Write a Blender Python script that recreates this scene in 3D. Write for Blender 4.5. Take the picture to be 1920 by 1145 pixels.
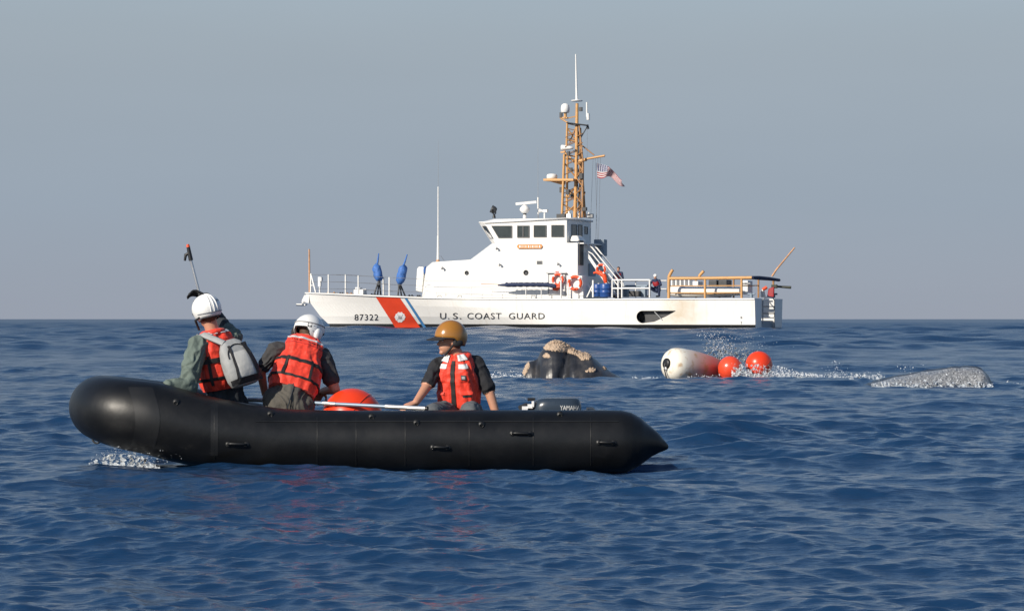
import bpy, bmesh, math, random
import numpy as np
from mathutils import Vector, Matrix
from mathutils.bvhtree import BVHTree

random.seed(7); np.random.seed(7)
for o in list(bpy.data.objects): bpy.data.objects.remove(o)
SC = bpy.context.scene
COL = SC.collection
R = math.radians

# ------------------------------------------------------------------ camera
LENS, H = 80.0, 1.27
F = LENS / 36.0 * 1920.0            # focal length in photograph pixels
cam_d = bpy.data.cameras.new('camera'); cam = bpy.data.objects.new('camera', cam_d); COL.objects.link(cam)
cam_d.lens = LENS; cam_d.sensor_width = 36; cam_d.shift_y = 25.5 / 1920
cam_d.clip_start = 0.1; cam_d.clip_end = 60000
cam.location = (0, 0, H); cam.rotation_euler = (R(90), 0, 0)
SC.camera = cam

# ------------------------------------------------------------------ sky, sun, exposure
SUN_AZ, SUN_EL = 46.0, 27.0         # degrees left of straight behind the camera, elevation
sd = Vector((-math.sin(R(SUN_AZ)) * math.cos(R(SUN_EL)), -math.cos(R(SUN_AZ)) * math.cos(R(SUN_EL)), math.sin(R(SUN_EL))))
W = bpy.data.worlds.new('World'); SC.world = W; W.use_nodes = True
wn, wl = W.node_tree.nodes, W.node_tree.links
wn.clear()
sky = wn.new('ShaderNodeTexSky'); sky.sky_type = 'NISHITA'; sky.sun_disc = False
sky.sun_elevation = R(SUN_EL); sky.sun_rotation = math.atan2(sd.x, sd.y)
sky.altitude = 0; sky.air_density = 1.0; sky.dust_density = 0.4; sky.ozone_density = 2.5
# marine haze: the sky turns grey-mauve and duller towards the horizon
tc = wn.new('ShaderNodeTexCoord'); sep = wn.new('ShaderNodeSeparateXYZ')
wl.new(tc.outputs['Generated'], sep.inputs[0])
mr = wn.new('ShaderNodeMapRange'); mr.inputs[1].default_value = 0.11; mr.inputs[2].default_value = 0.25
mr.inputs[3].default_value = 1.0; mr.inputs[4].default_value = 0.0
mr.interpolation_type = 'SMOOTHSTEP'
wl.new(sep.outputs['Z'], mr.inputs[0])
mx = wn.new('ShaderNodeMix'); mx.data_type = 'RGBA'; mx.blend_type = 'MIX'
ramp = wn.new('ShaderNodeValToRGB')
ramp.color_ramp.elements[0].position = 0.0; ramp.color_ramp.elements[0].color = (0.288, 0.322, 0.394, 1)
ramp.color_ramp.elements[1].position = 0.14; ramp.color_ramp.elements[1].color = (0.332, 0.386, 0.432, 1)
e = ramp.color_ramp.elements.new(0.05); e.color = (0.286, 0.340, 0.412, 1)
wl.new(sep.outputs['Z'], ramp.inputs[0])
sc_ = wn.new('ShaderNodeMix'); sc_.data_type = 'RGBA'; sc_.blend_type = 'MULTIPLY'; sc_.inputs[0].default_value = 1
SKY_K = 0.10
sc_.inputs[7].default_value = (1 / SKY_K,) * 3 + (1,)
hm_ = wn.new('ShaderNodeMapping'); hm_.inputs['Scale'].default_value = (3, 3, 14); wl.new(tc.outputs['Generated'], hm_.inputs['Vector'])
hn0 = wn.new('ShaderNodeTexNoise'); hn0.inputs['Scale'].default_value = 1.6; hn0.inputs['Detail'].default_value = 4; wl.new(hm_.outputs[0], hn0.inputs['Vector'])
hr0 = wn.new('ShaderNodeMapRange'); hr0.inputs[3].default_value = .955; hr0.inputs[4].default_value = 1.045; wl.new(hn0.outputs[0], hr0.inputs[0])
hm1 = wn.new('ShaderNodeVectorMath'); hm1.operation = 'SCALE'; wl.new(ramp.outputs[0], hm1.inputs[0]); wl.new(hr0.outputs[0], hm1.inputs['Scale'])
wl.new(hm1.outputs[0], sc_.inputs[6])
hz = wn.new('ShaderNodeMath'); hz.operation = 'MULTIPLY'; hz.inputs[1].default_value = 0.97
wl.new(mr.outputs[0], hz.inputs[0])
wl.new(hz.outputs[0], mx.inputs[0]); wl.new(sky.outputs[0], mx.inputs[6]); wl.new(sc_.outputs[2], mx.inputs[7])
bg = wn.new('ShaderNodeBackground'); bg.inputs[1].default_value = SKY_K
wo = wn.new('ShaderNodeOutputWorld')
wl.new(mx.outputs[2], bg.inputs[0]); wl.new(bg.outputs[0], wo.inputs[0])

sun_d = bpy.data.lights.new('sun', 'SUN'); sun_d.energy = 4.8; sun_d.angle = R(0.6); sun_d.color = (1.0, 0.91, 0.78)
sun = bpy.data.objects.new('sun', sun_d); COL.objects.link(sun)
sun.rotation_euler = (-sd).to_track_quat('-Z', 'Y').to_euler()
SC.view_settings.view_transform = 'Standard'; SC.view_settings.look = 'None'
SC.view_settings.exposure = 0.12; SC.view_settings.gamma = 1.0; SC.view_settings.use_curve_mapping = False

# ------------------------------------------------------------------ helpers
def at(px, py, D):
    """photograph pixel + distance -> world point"""
    return Vector(((px - 960) / F * D, D, H + (598 - py) / F * D))

class MB:
    def __init__(s): s.v = []; s.f = []; s.m = []; s.s = []
    def add(s, vs, fs, m=0, smooth=False):
        n = len(s.v); s.v += [Vector(v) for v in vs]
        for f in fs: s.f.append([i + n for i in f]); s.m.append(m); s.s.append(smooth)
        return s
    def hexa(s, p, m=0):
        return s.add(p, [(0,3,2,1),(4,5,6,7),(0,1,5,4),(1,2,6,5),(2,3,7,6),(3,0,4,7)], m)
    def box(s, c, size, rot=None, m=0):
        c = Vector(c); a, b, d = [q / 2 for q in size]
        pts = [Vector(q) for q in ((-a,-b,-d),(a,-b,-d),(a,b,-d),(-a,b,-d),(-a,-b,d),(a,-b,d),(a,b,d),(-a,b,d))]
        if rot is not None: pts = [rot @ q for q in pts]
        return s.hexa([c + q for q in pts], m)
    def bar(s, p0, p1, w, h, up=(0,0,1), m=0):
        p0, p1 = Vector(p0), Vector(p1); d = (p1 - p0).normalized(); u = Vector(up)
        r = d.cross(u)
        if r.length < 1e-4: r = d.cross(Vector((1,0,0)))
        r.normalize(); u = r.cross(d).normalized(); r *= w/2; u *= h/2
        return s.hexa([p0-r-u, p0+r-u, p1+r-u, p1-r-u, p0-r+u, p0+r+u, p1+r+u, p1-r+u], m)
    def tube(s, pts, rad, seg=8, caps=True, m=0, closed=False, smooth=True, flat=1.0, up=None):
        pts = [Vector(p) for p in pts]; n = len(pts)
        if not hasattr(rad, '__len__'): rad = [rad] * n
        prev = None; rings = []
        for i in range(n):
            if closed: d = pts[(i+1) % n] - pts[i-1]
            elif i == 0: d = pts[1] - pts[0]
            elif i == n-1: d = pts[-1] - pts[-2]
            else: d = (pts[i+1]-pts[i]).normalized() + (pts[i]-pts[i-1]).normalized()
            d.normalize()
            if prev is None:
                a = Vector(up) if up is not None else (Vector((0,0,1)) if abs(d.z) < .9 else Vector((1,0,0)))
                prev = (a - d * a.dot(d)).normalized()
            else:
                q = prev - d * prev.dot(d)
                prev = q.normalized() if q.length > 1e-6 else prev
            b = d.cross(prev)
            rings.append([pts[i] + (prev * math.cos(2*math.pi*k/seg) * flat + b * math.sin(2*math.pi*k/seg)) * rad[i] for k in range(seg)])
        vs = [v for r_ in rings for v in r_]; fs = []
        for i in range(n if closed else n-1):
            j = (i+1) % n
            for k in range(seg):
                l = (k+1) % seg
                fs.append((i*seg+k, i*seg+l, j*seg+l, j*seg+k))
        s.add(vs, fs, m, smooth)
        if caps and not closed:
            s.add(rings[0], [list(range(seg))[::-1]], m); s.add(rings[-1], [list(range(seg))], m)
        return s
    def lathe(s, prof, o, ax, seg=20, m=0, smooth=True, side=None):
        o = Vector(o); ax = Vector(ax).normalized()
        a = Vector(side) if side is not None else (Vector((0,0,1)) if abs(ax.z) < .9 else Vector((1,0,0)))
        a = (a - ax*a.dot(ax)).normalized(); b = ax.cross(a)
        vs = []; fs = []
        for r_, z in prof:
            for k in range(seg):
                t = 2*math.pi*k/seg; vs.append(o + ax*z + (a*math.cos(t) + b*math.sin(t)) * max(r_, 1e-4))
        for i in range(len(prof)-1):
            for k in range(seg):
                l = (k+1) % seg; fs.append((i*seg+k, i*seg+l, (i+1)*seg+l, (i+1)*seg+k))
        return s.add(vs, fs, m, smooth)
    def ell(s, c, r, rot=None, seg=20, rings=12, m=0):
        c = Vector(c); r = r if hasattr(r, '__len__') else (r, r, r); vs = []; fs = []
        for i in range(rings+1):
            ph = math.pi * i / rings
            for k in range(seg):
                t = 2*math.pi*k/seg
                p = Vector((r[0]*math.sin(ph)*math.cos(t), r[1]*math.sin(ph)*math.sin(t), r[2]*math.cos(ph)))
                if i in (0, rings): p = Vector((1e-5*math.cos(t), 1e-5*math.sin(t), r[2]*math.cos(ph)))
                vs.append(c + (rot @ p if rot is not None else p))
        for i in range(rings):
            for k in range(seg):
                l = (k+1) % seg; fs.append((i*seg+k, (i+1)*seg+k, (i+1)*seg+l, i*seg+l))
        return s.add(vs, fs, m, True)
    def capsule(s, p0, r0, p1, r1, seg=14, m=0):
        p0, p1 = Vector(p0), Vector(p1); d = p1 - p0; L = d.length; d = d / max(L, 1e-6)
        prof = [(r0*math.cos(a), -r0*math.sin(-a) ) for a in ()]
        prof = []
        for i in range(6): a = -math.pi/2 + i*math.pi/10; prof.append((r0*math.cos(a), r0*math.sin(a)))
        for i in range(6): a = i*math.pi/10; prof.append((r1*math.cos(a), L + r1*math.sin(a)))
        return s.lathe(prof, p0, d, seg, m)
    def prism(s, poly, ext, m=0):
        n = len(poly); p = [Vector(q) for q in poly]; e = Vector(ext)
        fs = [list(range(n))[::-1], [i+n for i in range(n)]] + [(i, (i+1) % n, (i+1) % n + n, i+n) for i in range(n)]
        return s.add(p + [q + e for q in p], fs, m)
    def grid(s, P, m=0, smooth=True, wrap=False):
        nr, nc = len(P), len(P[0]); fs = []
        for i in range(nr-1):
            for k in range(nc if wrap else nc-1):
                l = (k+1) % nc; fs.append((i*nc+k, i*nc+l, (i+1)*nc+l, (i+1)*nc+k))
        return s.add([q for r_ in P for q in r_], fs, m, smooth)

ROOT = {}          # world matrix of every root (parts are written in world or local space)
def mesh_of(name, mb, M=None):
    me = bpy.data.meshes.new(name)
    vs = [M @ v for v in mb.v] if M is not None else mb.v
    me.from_pydata([tuple(v) for v in vs], [], mb.f)
    me.polygons.foreach_set('material_index', mb.m); me.polygons.foreach_set('use_smooth', mb.s)
    me.update()
    bm = bmesh.new(); bm.from_mesh(me); bmesh.ops.recalc_face_normals(bm, faces=bm.faces); bm.to_mesh(me); bm.free()
    return me
def link(name, me, mats, parent=None):
    ob = bpy.data.objects.new(name, me); COL.objects.link(ob)
    if mats is not None and not me.materials:
        for m in (mats if isinstance(mats, (list, tuple)) else [mats]): me.materials.append(m)
    if parent is not None:
        ob.parent = parent; ROOT[ob.name] = ROOT[parent.name]
    return ob
def build(name, mb, mats, parent=None, world=True):
    M = None
    if parent is not None and world: M = ROOT[parent.name].inverted()
    return link(name, mesh_of(name, mb, M), mats, parent)
def tag(ob, label, cat, group=None):
    ob['label'] = label; ob['category'] = cat
    if group: ob['group'] = group
    return ob
def thing(name, label, cat, loc=(0,0,0), rotz=0, group=None):
    ob = bpy.data.objects.new(name, None); COL.objects.link(ob)
    ob.empty_display_size = .2
    ob.location = loc; ob.rotation_euler = (0, 0, rotz)
    ROOT[ob.name] = Matrix.Translation(Vector(loc)) @ Matrix.Rotation(rotz, 4, 'Z')
    return tag(ob, label, cat, group)
def bevel(ob, w=.01, seg=2):
    b = ob.modifiers.new('bevel', 'BEVEL'); b.width = w; b.segments = seg; b.limit_method = 'ANGLE'; b.angle_limit = R(40)
    return ob
def evaluated(ob):
    dg = bpy.context.evaluated_depsgraph_get(); dg.update()
    return bpy.data.meshes.new_from_object(ob.evaluated_get(dg))

# ------------------------------------------------------------------ materials
MATS = {}
def mat(name, col, rough=.5, metal=0.0, var=.12, scale=6.0, bump=0.0, bscale=40.0, spec=.5, dirt=None, coat=0.0, rvar=.1, trans=0, sheen=0):
    m = bpy.data.materials.new(name); m.use_nodes = True; MATS[name] = m
    n, l = m.node_tree.nodes, m.node_tree.links; b = n['Principled BSDF']
    tcn = n.new('ShaderNodeTexCoord')
    nz = n.new('ShaderNodeTexNoise'); nz.inputs['Scale'].default_value = scale; nz.inputs['Detail'].default_value = 6
    nz.inputs['Roughness'].default_value = .6
    l.new(tcn.outputs['Object'], nz.inputs['Vector'])
    cr = n.new('ShaderNodeValToRGB')
    cr.color_ramp.elements[0].position = .3; cr.color_ramp.elements[1].position = .7
    c0 = [max(0, c*(1-var)) for c in col]; c1 = [min(1, c*(1+var)) for c in col]
    cr.color_ramp.elements[0].color = (*c0, 1); cr.color_ramp.elements[1].color = (*c1, 1)
    l.new(nz.outputs[0], cr.inputs[0]); out = cr.outputs[0]
    if dirt:
        dcol, amt, dsc = dirt
        n2 = n.new('ShaderNodeTexNoise'); n2.inputs['Scale'].default_value = dsc; n2.inputs['Detail'].default_value = 8; n2.inputs['Roughness'].default_value = .7
        l.new(tcn.outputs['Object'], n2.inputs['Vector'])
        r2 = n.new('ShaderNodeMapRange'); r2.inputs[1].default_value = .52; r2.inputs[2].default_value = .75; r2.inputs[4].default_value = amt
        l.new(n2.outputs[0], r2.inputs[0])
        mx_ = n.new('ShaderNodeMix'); mx_.data_type = 'RGBA'; mx_.inputs[7].default_value = (*dcol, 1)
        l.new(r2.outputs[0], mx_.inputs[0]); l.new(out, mx_.inputs[6]); out = mx_.outputs[2]
    l.new(out, b.inputs['Base Color'])
    rr = n.new('ShaderNodeMapRange'); rr.inputs[3].default_value = max(.02, rough-rvar); rr.inputs[4].default_value = min(1, rough+rvar)
    l.new(nz.outputs[0], rr.inputs[0]); l.new(rr.outputs[0], b.inputs['Roughness'])
    b.inputs['Metallic'].default_value = metal; b.inputs['Specular IOR Level'].default_value = spec
    b.inputs['Coat Weight'].default_value = coat; b.inputs['Transmission Weight'].default_value = trans
    b.inputs['Sheen Weight'].default_value = sheen
    if bump:
        nb = n.new('ShaderNodeTexNoise'); nb.inputs['Scale'].default_value = bscale; nb.inputs['Detail'].default_value = 5
        l.new(tcn.outputs['Object'], nb.inputs['Vector'])
        bp = n.new('ShaderNodeBump'); bp.inputs['Strength'].default_value = bump; bp.inputs['Distance'].default_value = .02
        l.new(nb.outputs[0], bp.inputs['Height']); l.new(bp.outputs[0], b.inputs['Normal'])
    return m

M_white = mat('white_paint', (.80,.79,.76), .42, var=.03, scale=.9, dirt=((.62,.52,.38), .10, .7))
M_white2 = mat('white_fitting', (.78,.77,.74), .45, var=.05, scale=5)
M_boot = mat('black_bottom_paint', (.018,.02,.022), .5)
M_red = mat('racing_red', (.70,.062,.022), .4, var=.06, scale=2)
M_blue = mat('racing_blue', (.06,.20,.42), .4, var=.05)
M_letter = mat('hull_letter_black', (.035,.035,.04), .5)
M_crest = mat('emblem_white', (.78,.78,.78), .5, var=.03)
M_crestg = mat('emblem_grey', (.42,.40,.40), .5)
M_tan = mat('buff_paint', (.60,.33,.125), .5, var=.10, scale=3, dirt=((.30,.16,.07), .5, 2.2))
M_tand = mat('buff_paint_dark', (.36,.19,.08), .6, var=.25, scale=3)  # dark buff copy; shading of the mast's right side painted into the colour
M_glass = mat('window_glass', (.045,.055,.055), .08, spec=.8, var=.3, scale=1.2)
M_frame = mat('window_gasket', (.10,.10,.10), .6)
M_dark = mat('dark_grey_fitting', (.04,.042,.046), .5, var=.25)
M_black = mat('black_fitting', (.012,.012,.014), .45)
M_grey = mat('grey_fitting', (.30,.31,.32), .5)
M_bgrey = mat('blue_grey_panel', (.22,.28,.34), .5, var=.1)
M_tarp = mat('blue_tarpaulin', (.05,.155,.45), .65, var=.3, scale=9, bump=.6, bscale=9)
M_navy = mat('navy_canvas', (.014,.026,.072), .75, var=.3, scale=8, bump=.5, bscale=12)
M_wood = mat('varnished_board', (.62,.25,.06), .4, var=.15)
M_ring = mat('life_ring_orange', (.72,.07,.012), .55, var=.1)
M_drum = mat('blue_drum_plastic', (.02,.075,.27), .4, var=.1)
M_wire = mat('steel_wire', (.22,.23,.25), .4, metal=.4)
M_deck = mat('deck_grey', (.20,.20,.20), .8)
M_rust = mat('rusty_tan', (.55,.30,.16), .7, var=.3)
M_darkred = mat('dark_red_cover', (.30,.012,.02), .6, var=.2)
M_olive = mat('olive_dark', (.03,.035,.022), .6)
M_ribw = mat('boat_tube_pale', (.72,.70,.66), .6, var=.06)
# ------------------------------------------------------------------ sea
ZS = 0.70        # the cutter rides on the back of a broad swell
def swell(y):
    t = np.clip((y - 54.0) / (116.0 - 54.0), 0, 1)
    return ZS * t*t*(3-2*t)

def wave_set():
    rng = np.random.RandomState(11); ws = []
    n = 170
    for i in range(n):
        lam = 0.07 * (9.0/0.07) ** ((i + rng.rand()) / n)
        # slope per component; less energy in the long waves
        s = 0.029
        if lam > .4: s *= max(.30, (.35/lam) ** 0.6)
        s *= 0.6 + 0.8*rng.rand()
        spread = 0.55 if lam < 1.5 else 0.42
        th = R(76) + rng.randn() * spread      # travelling direction, from x axis
        ws.append((lam, s, th, rng.rand()*6.2832))
    for i in range(34):                         # steeper short seas out in the open water
        lam = 1.2 * (7.0/1.2) ** ((i + rng.rand()) / 34)
        ws.append((lam, .030*(.6+.8*rng.rand())*min(1, (3.0/lam)**.8), R(75) + rng.randn()*.6, rng.rand()*6.2832, 1))
    return ws
def sea_mesh():
    # rows by distance, columns by bearing: fine in front, coarse far out
    rows = [4.0]
    while rows[-1] < 8.6: rows.append(rows[-1] + .25)
    while rows[-1] < 9000:
        d = rows[-1]
        rows.append(d + (max(.022, d*.0017) if d < 62 else d*.0034 if d < 330 else d*.03 if d < 1500 else d*.12))
    rows = np.array(rows)
    a = np.linspace(-.256, .256, 640)
    ext = np.array([.275,.295,.33,.39,.48,.62,.8,1.0,1.2,1.4])
    ang = np.concatenate([-ext[::-1], a, ext])
    nr, nc = len(rows), len(ang)
    T = np.tan(ang)
    Y = np.repeat(rows[:, None], nc, 1); X = Y * T[None, :]
    sp_r = np.gradient(rows)[:, None] * np.ones((1, nc))
    sp_c = np.abs(np.gradient(T))[None, :] * rows[:, None]
    sp = np.maximum(sp_r, sp_c)
    Z = swell(Y); DX = np.zeros_like(X); DY = np.zeros_like(Y)
    X32, Y32 = X.astype(np.float32), Y.astype(np.float32)
    # gusts: patches of rougher and smoother water
    g = 1 + .30*np.sin(X*.21+Y*.13+1.)*np.sin(Y*.17-X*.05) + .18*np.sin(X*.7+2.)*np.sin(Y*.43+.6)
    far_w = np.clip((Y-42.0)/45.0, 0, 1)
    for lam, s, th, ph, *far in wave_set():
        k = 2*math.pi/lam; A = s/k
        w = np.clip((lam/sp - 2.5)/2.5, 0, 1)
        keep = np.where(w.max(1) > 0)[0]
        if len(keep) == 0: continue
        r1 = keep.max()+1
        c_, s_ = math.cos(th), math.sin(th)
        q = k*(c_*X32[:r1] + s_*Y32[:r1]) + ph
        ww = w[:r1] * A * (g[:r1] if lam < 2.5 else 1) * (far_w[:r1] if far else 1)
        cs = np.cos(q); sn = np.sin(q)
        Z[:r1] += ww*cs; DX[:r1] -= (.9*ww)*c_*sn; DY[:r1] -= (.9*ww)*s_*sn
    # the outboard's wake and the slick mounds beside the small boat
    def bump(x, y, sx, sy, h, ang):
        c_, s_ = math.cos(ang), math.sin(ang); u = (X-x)*c_ + (Y-y)*s_; v = -(X-x)*s_ + (Y-y)*c_
        return h*np.exp(-(u/sx)**2 - (v/sy)**2)
    for (px, py, sx, sy, h, an) in ((1400, 818, .75, .22, .15, .25), (1330, 838, .5, .16, .09, .2), (1560, 800, .9, .25, .10, .15), (1420, 845, .8, .12, .06, .1), (1250, 900, .7, .14, .03, .1), (1500, 1000, .6, .12, .035, .15), (1650, 930, .7, .15, .04, .1),
                                    (1480, 860, .9, .2, .06, .1), (1700, 790, 1.2, .3, .08, .1), (1300, 800, .4, .2, .05, .4), (1795, 772, .8, .3, .10, .0)):
        D = H*F/(py-598); p = at(px, py, D); Z += bump(p.x, D, sx, sy, h, an)
    Z -= .022*np.exp(-((X+1.25)/2.9)**4 - ((Y-19.6)/1.6)**4)      # the small boat sits in a shallow trough
    V = np.stack([X+DX, Y+DY, Z], -1).reshape(-1, 3).astype(np.float32)
    i = np.arange(nr-1)[:, None]*nc + np.arange(nc-1)[None, :]
    Fq = np.stack([i, i+1, i+nc+1, i+nc], -1).reshape(-1, 4).astype(np.int32)
    me = bpy.data.meshes.new('sea')
    me.vertices.add(len(V)); me.vertices.foreach_set('co', V.ravel())
    me.loops.add(Fq.size); me.loops.foreach_set('vertex_index', Fq.ravel())
    me.polygons.add(len(Fq)); me.polygons.foreach_set('loop_start', np.arange(0, Fq.size, 4, dtype=np.int32))
    me.polygons.foreach_set('use_smooth', np.ones(len(Fq), dtype=bool))
    me.update(calc_edges=True)
    return me

def sea_material():
    m = bpy.data.materials.new('sea_water'); m.use_nodes = True
    n, l = m.node_tree.nodes, m.node_tree.links; b = n['Principled BSDF']
    b.inputs['Base Color'].default_value = (.008, .035, .092, 1)
    b.inputs['Roughness'].default_value = .07; b.inputs['IOR'].default_value = 1.333
    b.inputs['Specular IOR Level'].default_value = .5
    geo = n.new('ShaderNodeNewGeometry')
    h = None
    for sc, amp, sx, det in ((1.3, .018, .7, 3), (5.0, .0088, .5, 4), (15.0, .0054, .45, 5), (45.0, .0019, .5, 4)):
        mp = n.new('ShaderNodeMapping'); mp.inputs['Scale'].default_value = (sx, 1.35, 1); mp.inputs['Rotation'].default_value = (0, 0, R(-10))
        l.new(geo.outputs['Position'], mp.inputs['Vector'])
        t = n.new('ShaderNodeTexNoise'); t.noise_dimensions = '2D'; t.inputs['Scale'].default_value = sc; t.inputs['Detail'].default_value = det
        t.inputs['Roughness'].default_value = .55; t.inputs['Distortion'].default_value = .35
        l.new(mp.outputs[0], t.inputs['Vector'])
        mu = n.new('ShaderNodeMath'); mu.operation = 'MULTIPLY'; mu.inputs[1].default_value = amp
        l.new(t.outputs[0], mu.inputs[0])
        if h is None: h = mu.outputs[0]
        else:
            ad = n.new('ShaderNodeMath'); ad.operation = 'ADD'; l.new(h, ad.inputs[0]); l.new(mu.outputs[0], ad.inputs[1]); h = ad.outputs[0]
    sx_ = n.new('ShaderNodeSeparateXYZ'); l.new(geo.outputs['Position'], sx_.inputs[0])
    fr = n.new('ShaderNodeMapRange'); fr.inputs[1].default_value = 15; fr.inputs[2].default_value = 90; fr.inputs[3].default_value = 1.0; fr.inputs[4].default_value = 1.6
    l.new(sx_.outputs['Y'], fr.inputs[0])     # open water farther out is choppier
    rg = n.new('ShaderNodeMapRange'); rg.inputs[1].default_value = 18; rg.inputs[2].default_value = 130; rg.inputs[3].default_value = .08; rg.inputs[4].default_value = .29
    l.new(sx_.outputs['Y'], rg.inputs[0]); l.new(rg.outputs[0], b.inputs['Roughness'])   # ripples too small to model out there
    hm = n.new('ShaderNodeMath'); hm.operation = 'MULTIPLY'; l.new(h, hm.inputs[0]); l.new(fr.outputs[0], hm.inputs[1]); h = hm.outputs[0]
    bp = n.new('ShaderNodeBump'); bp.inputs['Strength'].default_value = 1.0; bp.inputs['Distance'].default_value = 1.0
    l.new(h, bp.inputs['Height']); l.new(bp.outputs[0], b.inputs['Normal'])
    return m
sea = link('sea', sea_mesh(), sea_material()); sea['kind'] = 'structure'
# ------------------------------------------------------------------ the patrol cutter
TH = R(22.5); CT, ST = math.cos(TH), math.sin(TH)
D0 = 128.0; X0 = (1000-960)/F*D0
cut = thing('patrol_cutter', 'white patrol cutter with diagonal red and blue bow stripe and buff lattice mast', 'ship', (X0, D0, ZS), -TH)
def LX(px, Y): t = (px-960)/F; return (t*(D0+Y*CT) - X0 - Y*ST) / (CT + t*ST)
def LZ(py, X, Y): return H + (598-py)/F*(D0 - X*ST + Y*CT) - ZS
def P(px, py, Y=0.0):
    X = LX(px, Y); return Vector((X, Y, LZ(py, X, Y)))
def part(name, mb, m, parent=None): return build(name, mb, m, parent or cut, world=False)
MSH = {}
def shared(name, key, mbf, m, parent, loc, rot=None, scale=None):
    """alike pieces share one mesh"""
    if key not in MSH:
        me = mesh_of(name, mbf()); me.materials.append(m); MSH[key] = me
    ob = link(name, MSH[key], None, parent); ob.location = loc
    if rot is not None: ob.rotation_euler = rot
    if scale is not None: ob.scale = scale
    return ob

XB = LX(574, 0); XS = LX(1415, -2.7)
sheer_px = [(574,548),(640,550.5),(720,554),(800,557.2),(900,559.2),(1080,559.8),(1415,559.0)]
def sheer_py(px):
    for (a, b), (c, d) in zip(sheer_px, sheer_px[1:]):
        if px <= c: return b + (d-b)*(max(px, a)-a)/(c-a)
    return sheer_px[-1][1]
def g(u, L, p): return 1 - (1-min(1.0, u/L))**p
def half_deck(X):
    u = max(0, (X-XB)/(XS-XB)); return .10 + 2.72*g(u, .42, 2.1) - .12*max(0, u-.6)/.4
def edgeY(px, inset=.12):
    Y = -1.5
    for _ in range(8): Y = -max(.02, half_deck(LX(px, Y))-inset)
    return Y
def stbY(px, inset=.12):
    Y = 1.5
    for _ in range(8): Y = max(.02, half_deck(LX(px, Y))-inset)
    return Y
# hull loft: rows of stations for keel, waterline, boot top, low side, knuckle, sheer
NU = 70
def hull_line(x0, zfun, wfun):
    out = []
    for i in range(NU+1):
        u = (i/NU)**1.25; X = x0 + (XS-x0)*u; out.append((X, wfun(u), zfun(u, X)))
    return out
def sheer_z(u, X):
    Y = -half_deck(X)
    # pixel column of this station
    wx = X0 + X*CT + Y*ST; wy = D0 - X*ST + Y*CT
    px = 960 + F*wx/wy
    return LZ(sheer_py(px), X, Y)
L_sheer = hull_line(XB, sheer_z, lambda u: .10 + 2.72*g(u, .42, 2.1) - .12*max(0, u-.6)/.4)
xk = LX(580, 0)
L_kn = hull_line(xk, lambda u, X: sheer_z(u, X) - (.50 + .0*u), lambda u: .05 + 2.72*g(u, .46, 1.9) - .12*max(0, u-.6)/.4)
xm = LX(601, 0)
L_mid = hull_line(xm, lambda u, X: .74 - .12*u, lambda u: .03 + 2.69*g(u, .52, 1.75) - .12*max(0, u-.6)/.4)
xw = LX(615.5, 0)
L_bt = hull_line(xw, lambda u, X: .30 - .03*u, lambda u: .02 + 2.66*g(u, .58, 1.6) - .1*max(0, u-.6)/.4)
L_wl = hull_line(xw+.05, lambda u, X: .275 - .03*u, lambda u: .02 + 2.655*g(u, .58, 1.6) - .1*max(0, u-.6)/.4)
L_kl = hull_line(xw+.6, lambda u, X: -.7, lambda u: .02 + 2.0*g(u, .6, 1.5))
lines = [L_sheer, L_kn, L_mid, L_bt, L_wl, L_kl]
hb = MB()
nl = len(lines)
vs = []
for i in range(NU+1):
    ring = [(l[i][0], -l[i][1], l[i][2]) for l in lines] + [(l[i][0], l[i][1], l[i][2]) for l in lines[::-1]]
    vs += ring
nring = 2*nl; fs = []; ms = []
for i in range(NU):
    for k in range(nring):
        k2 = (k+1) % nring
        fs.append((i*nring+k, i*nring+k2, (i+1)*nring+k2, (i+1)*nring+k))
        dark = k in (3, 4, 5, 6, 7) ; deck = (k == nring-1)
        ms.append(1 if dark else 2 if deck else 0)
fs.append(list(range(nring))[::-1]); ms.append(0)
fs.append([NU*nring+k for k in range(nring)]); ms.append(0)
hb.v = [Vector(v) for v in vs]; hb.f = fs; hb.m = ms; hb.s = [False]*len(fs)
M_hull = mat('hull_white', (.80,.79,.76), .40, var=.03, scale=.6, bump=.25, bscale=.9)
hn_, hl_ = M_hull.node_tree.nodes, M_hull.node_tree.links; hb_ = hn_['Principled BSDF']
src = hb_.inputs['Base Color'].links[0].from_socket
tcs = hn_.new('ShaderNodeTexCoord')
def stain(src, col, amt, sc, lo, hi, mask=None):
    mp = hn_.new('ShaderNodeMapping'); mp.inputs['Scale'].default_value = sc; hl_.new(tcs.outputs['Object'], mp.inputs['Vector'])
    nz = hn_.new('ShaderNodeTexNoise'); nz.inputs['Scale'].default_value = 1; nz.inputs['Detail'].default_value = 7; nz.inputs['Roughness'].default_value = .65; hl_.new(mp.outputs[0], nz.inputs['Vector'])
    mr_ = hn_.new('ShaderNodeMapRange'); mr_.inputs[1].default_value = lo; mr_.inputs[2].default_value = hi; mr_.inputs[4].default_value = amt; hl_.new(nz.outputs[0], mr_.inputs[0])
    f = mr_.outputs[0]
    if mask is not None:
        mu = hn_.new('ShaderNodeMath'); mu.operation = 'MULTIPLY'; hl_.new(f, mu.inputs[0]); hl_.new(mask, mu.inputs[1]); f = mu.outputs[0]
    mx_ = hn_.new('ShaderNodeMix'); mx_.data_type = 'RGBA'; mx_.inputs[7].default_value = (*col, 1); hl_.new(f, mx_.inputs[0]); hl_.new(src, mx_.inputs[6]); return mx_.outputs[2]
src = stain(src, (.46,.30,.15), .30, (2.6,.5,.35), .56, .78)          # thin rust runs
src = stain(src, (.55,.50,.40), .25, (.35,.3,.8), .5, .75)             # salt and grime
ex_ = P(1272, 592, -2.7)
vm = hn_.new('ShaderNodeVectorMath'); vm.operation = 'DISTANCE'; hl_.new(tcs.outputs['Object'], vm.inputs[0]); vm.inputs[1].default_value = tuple(ex_)
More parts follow.
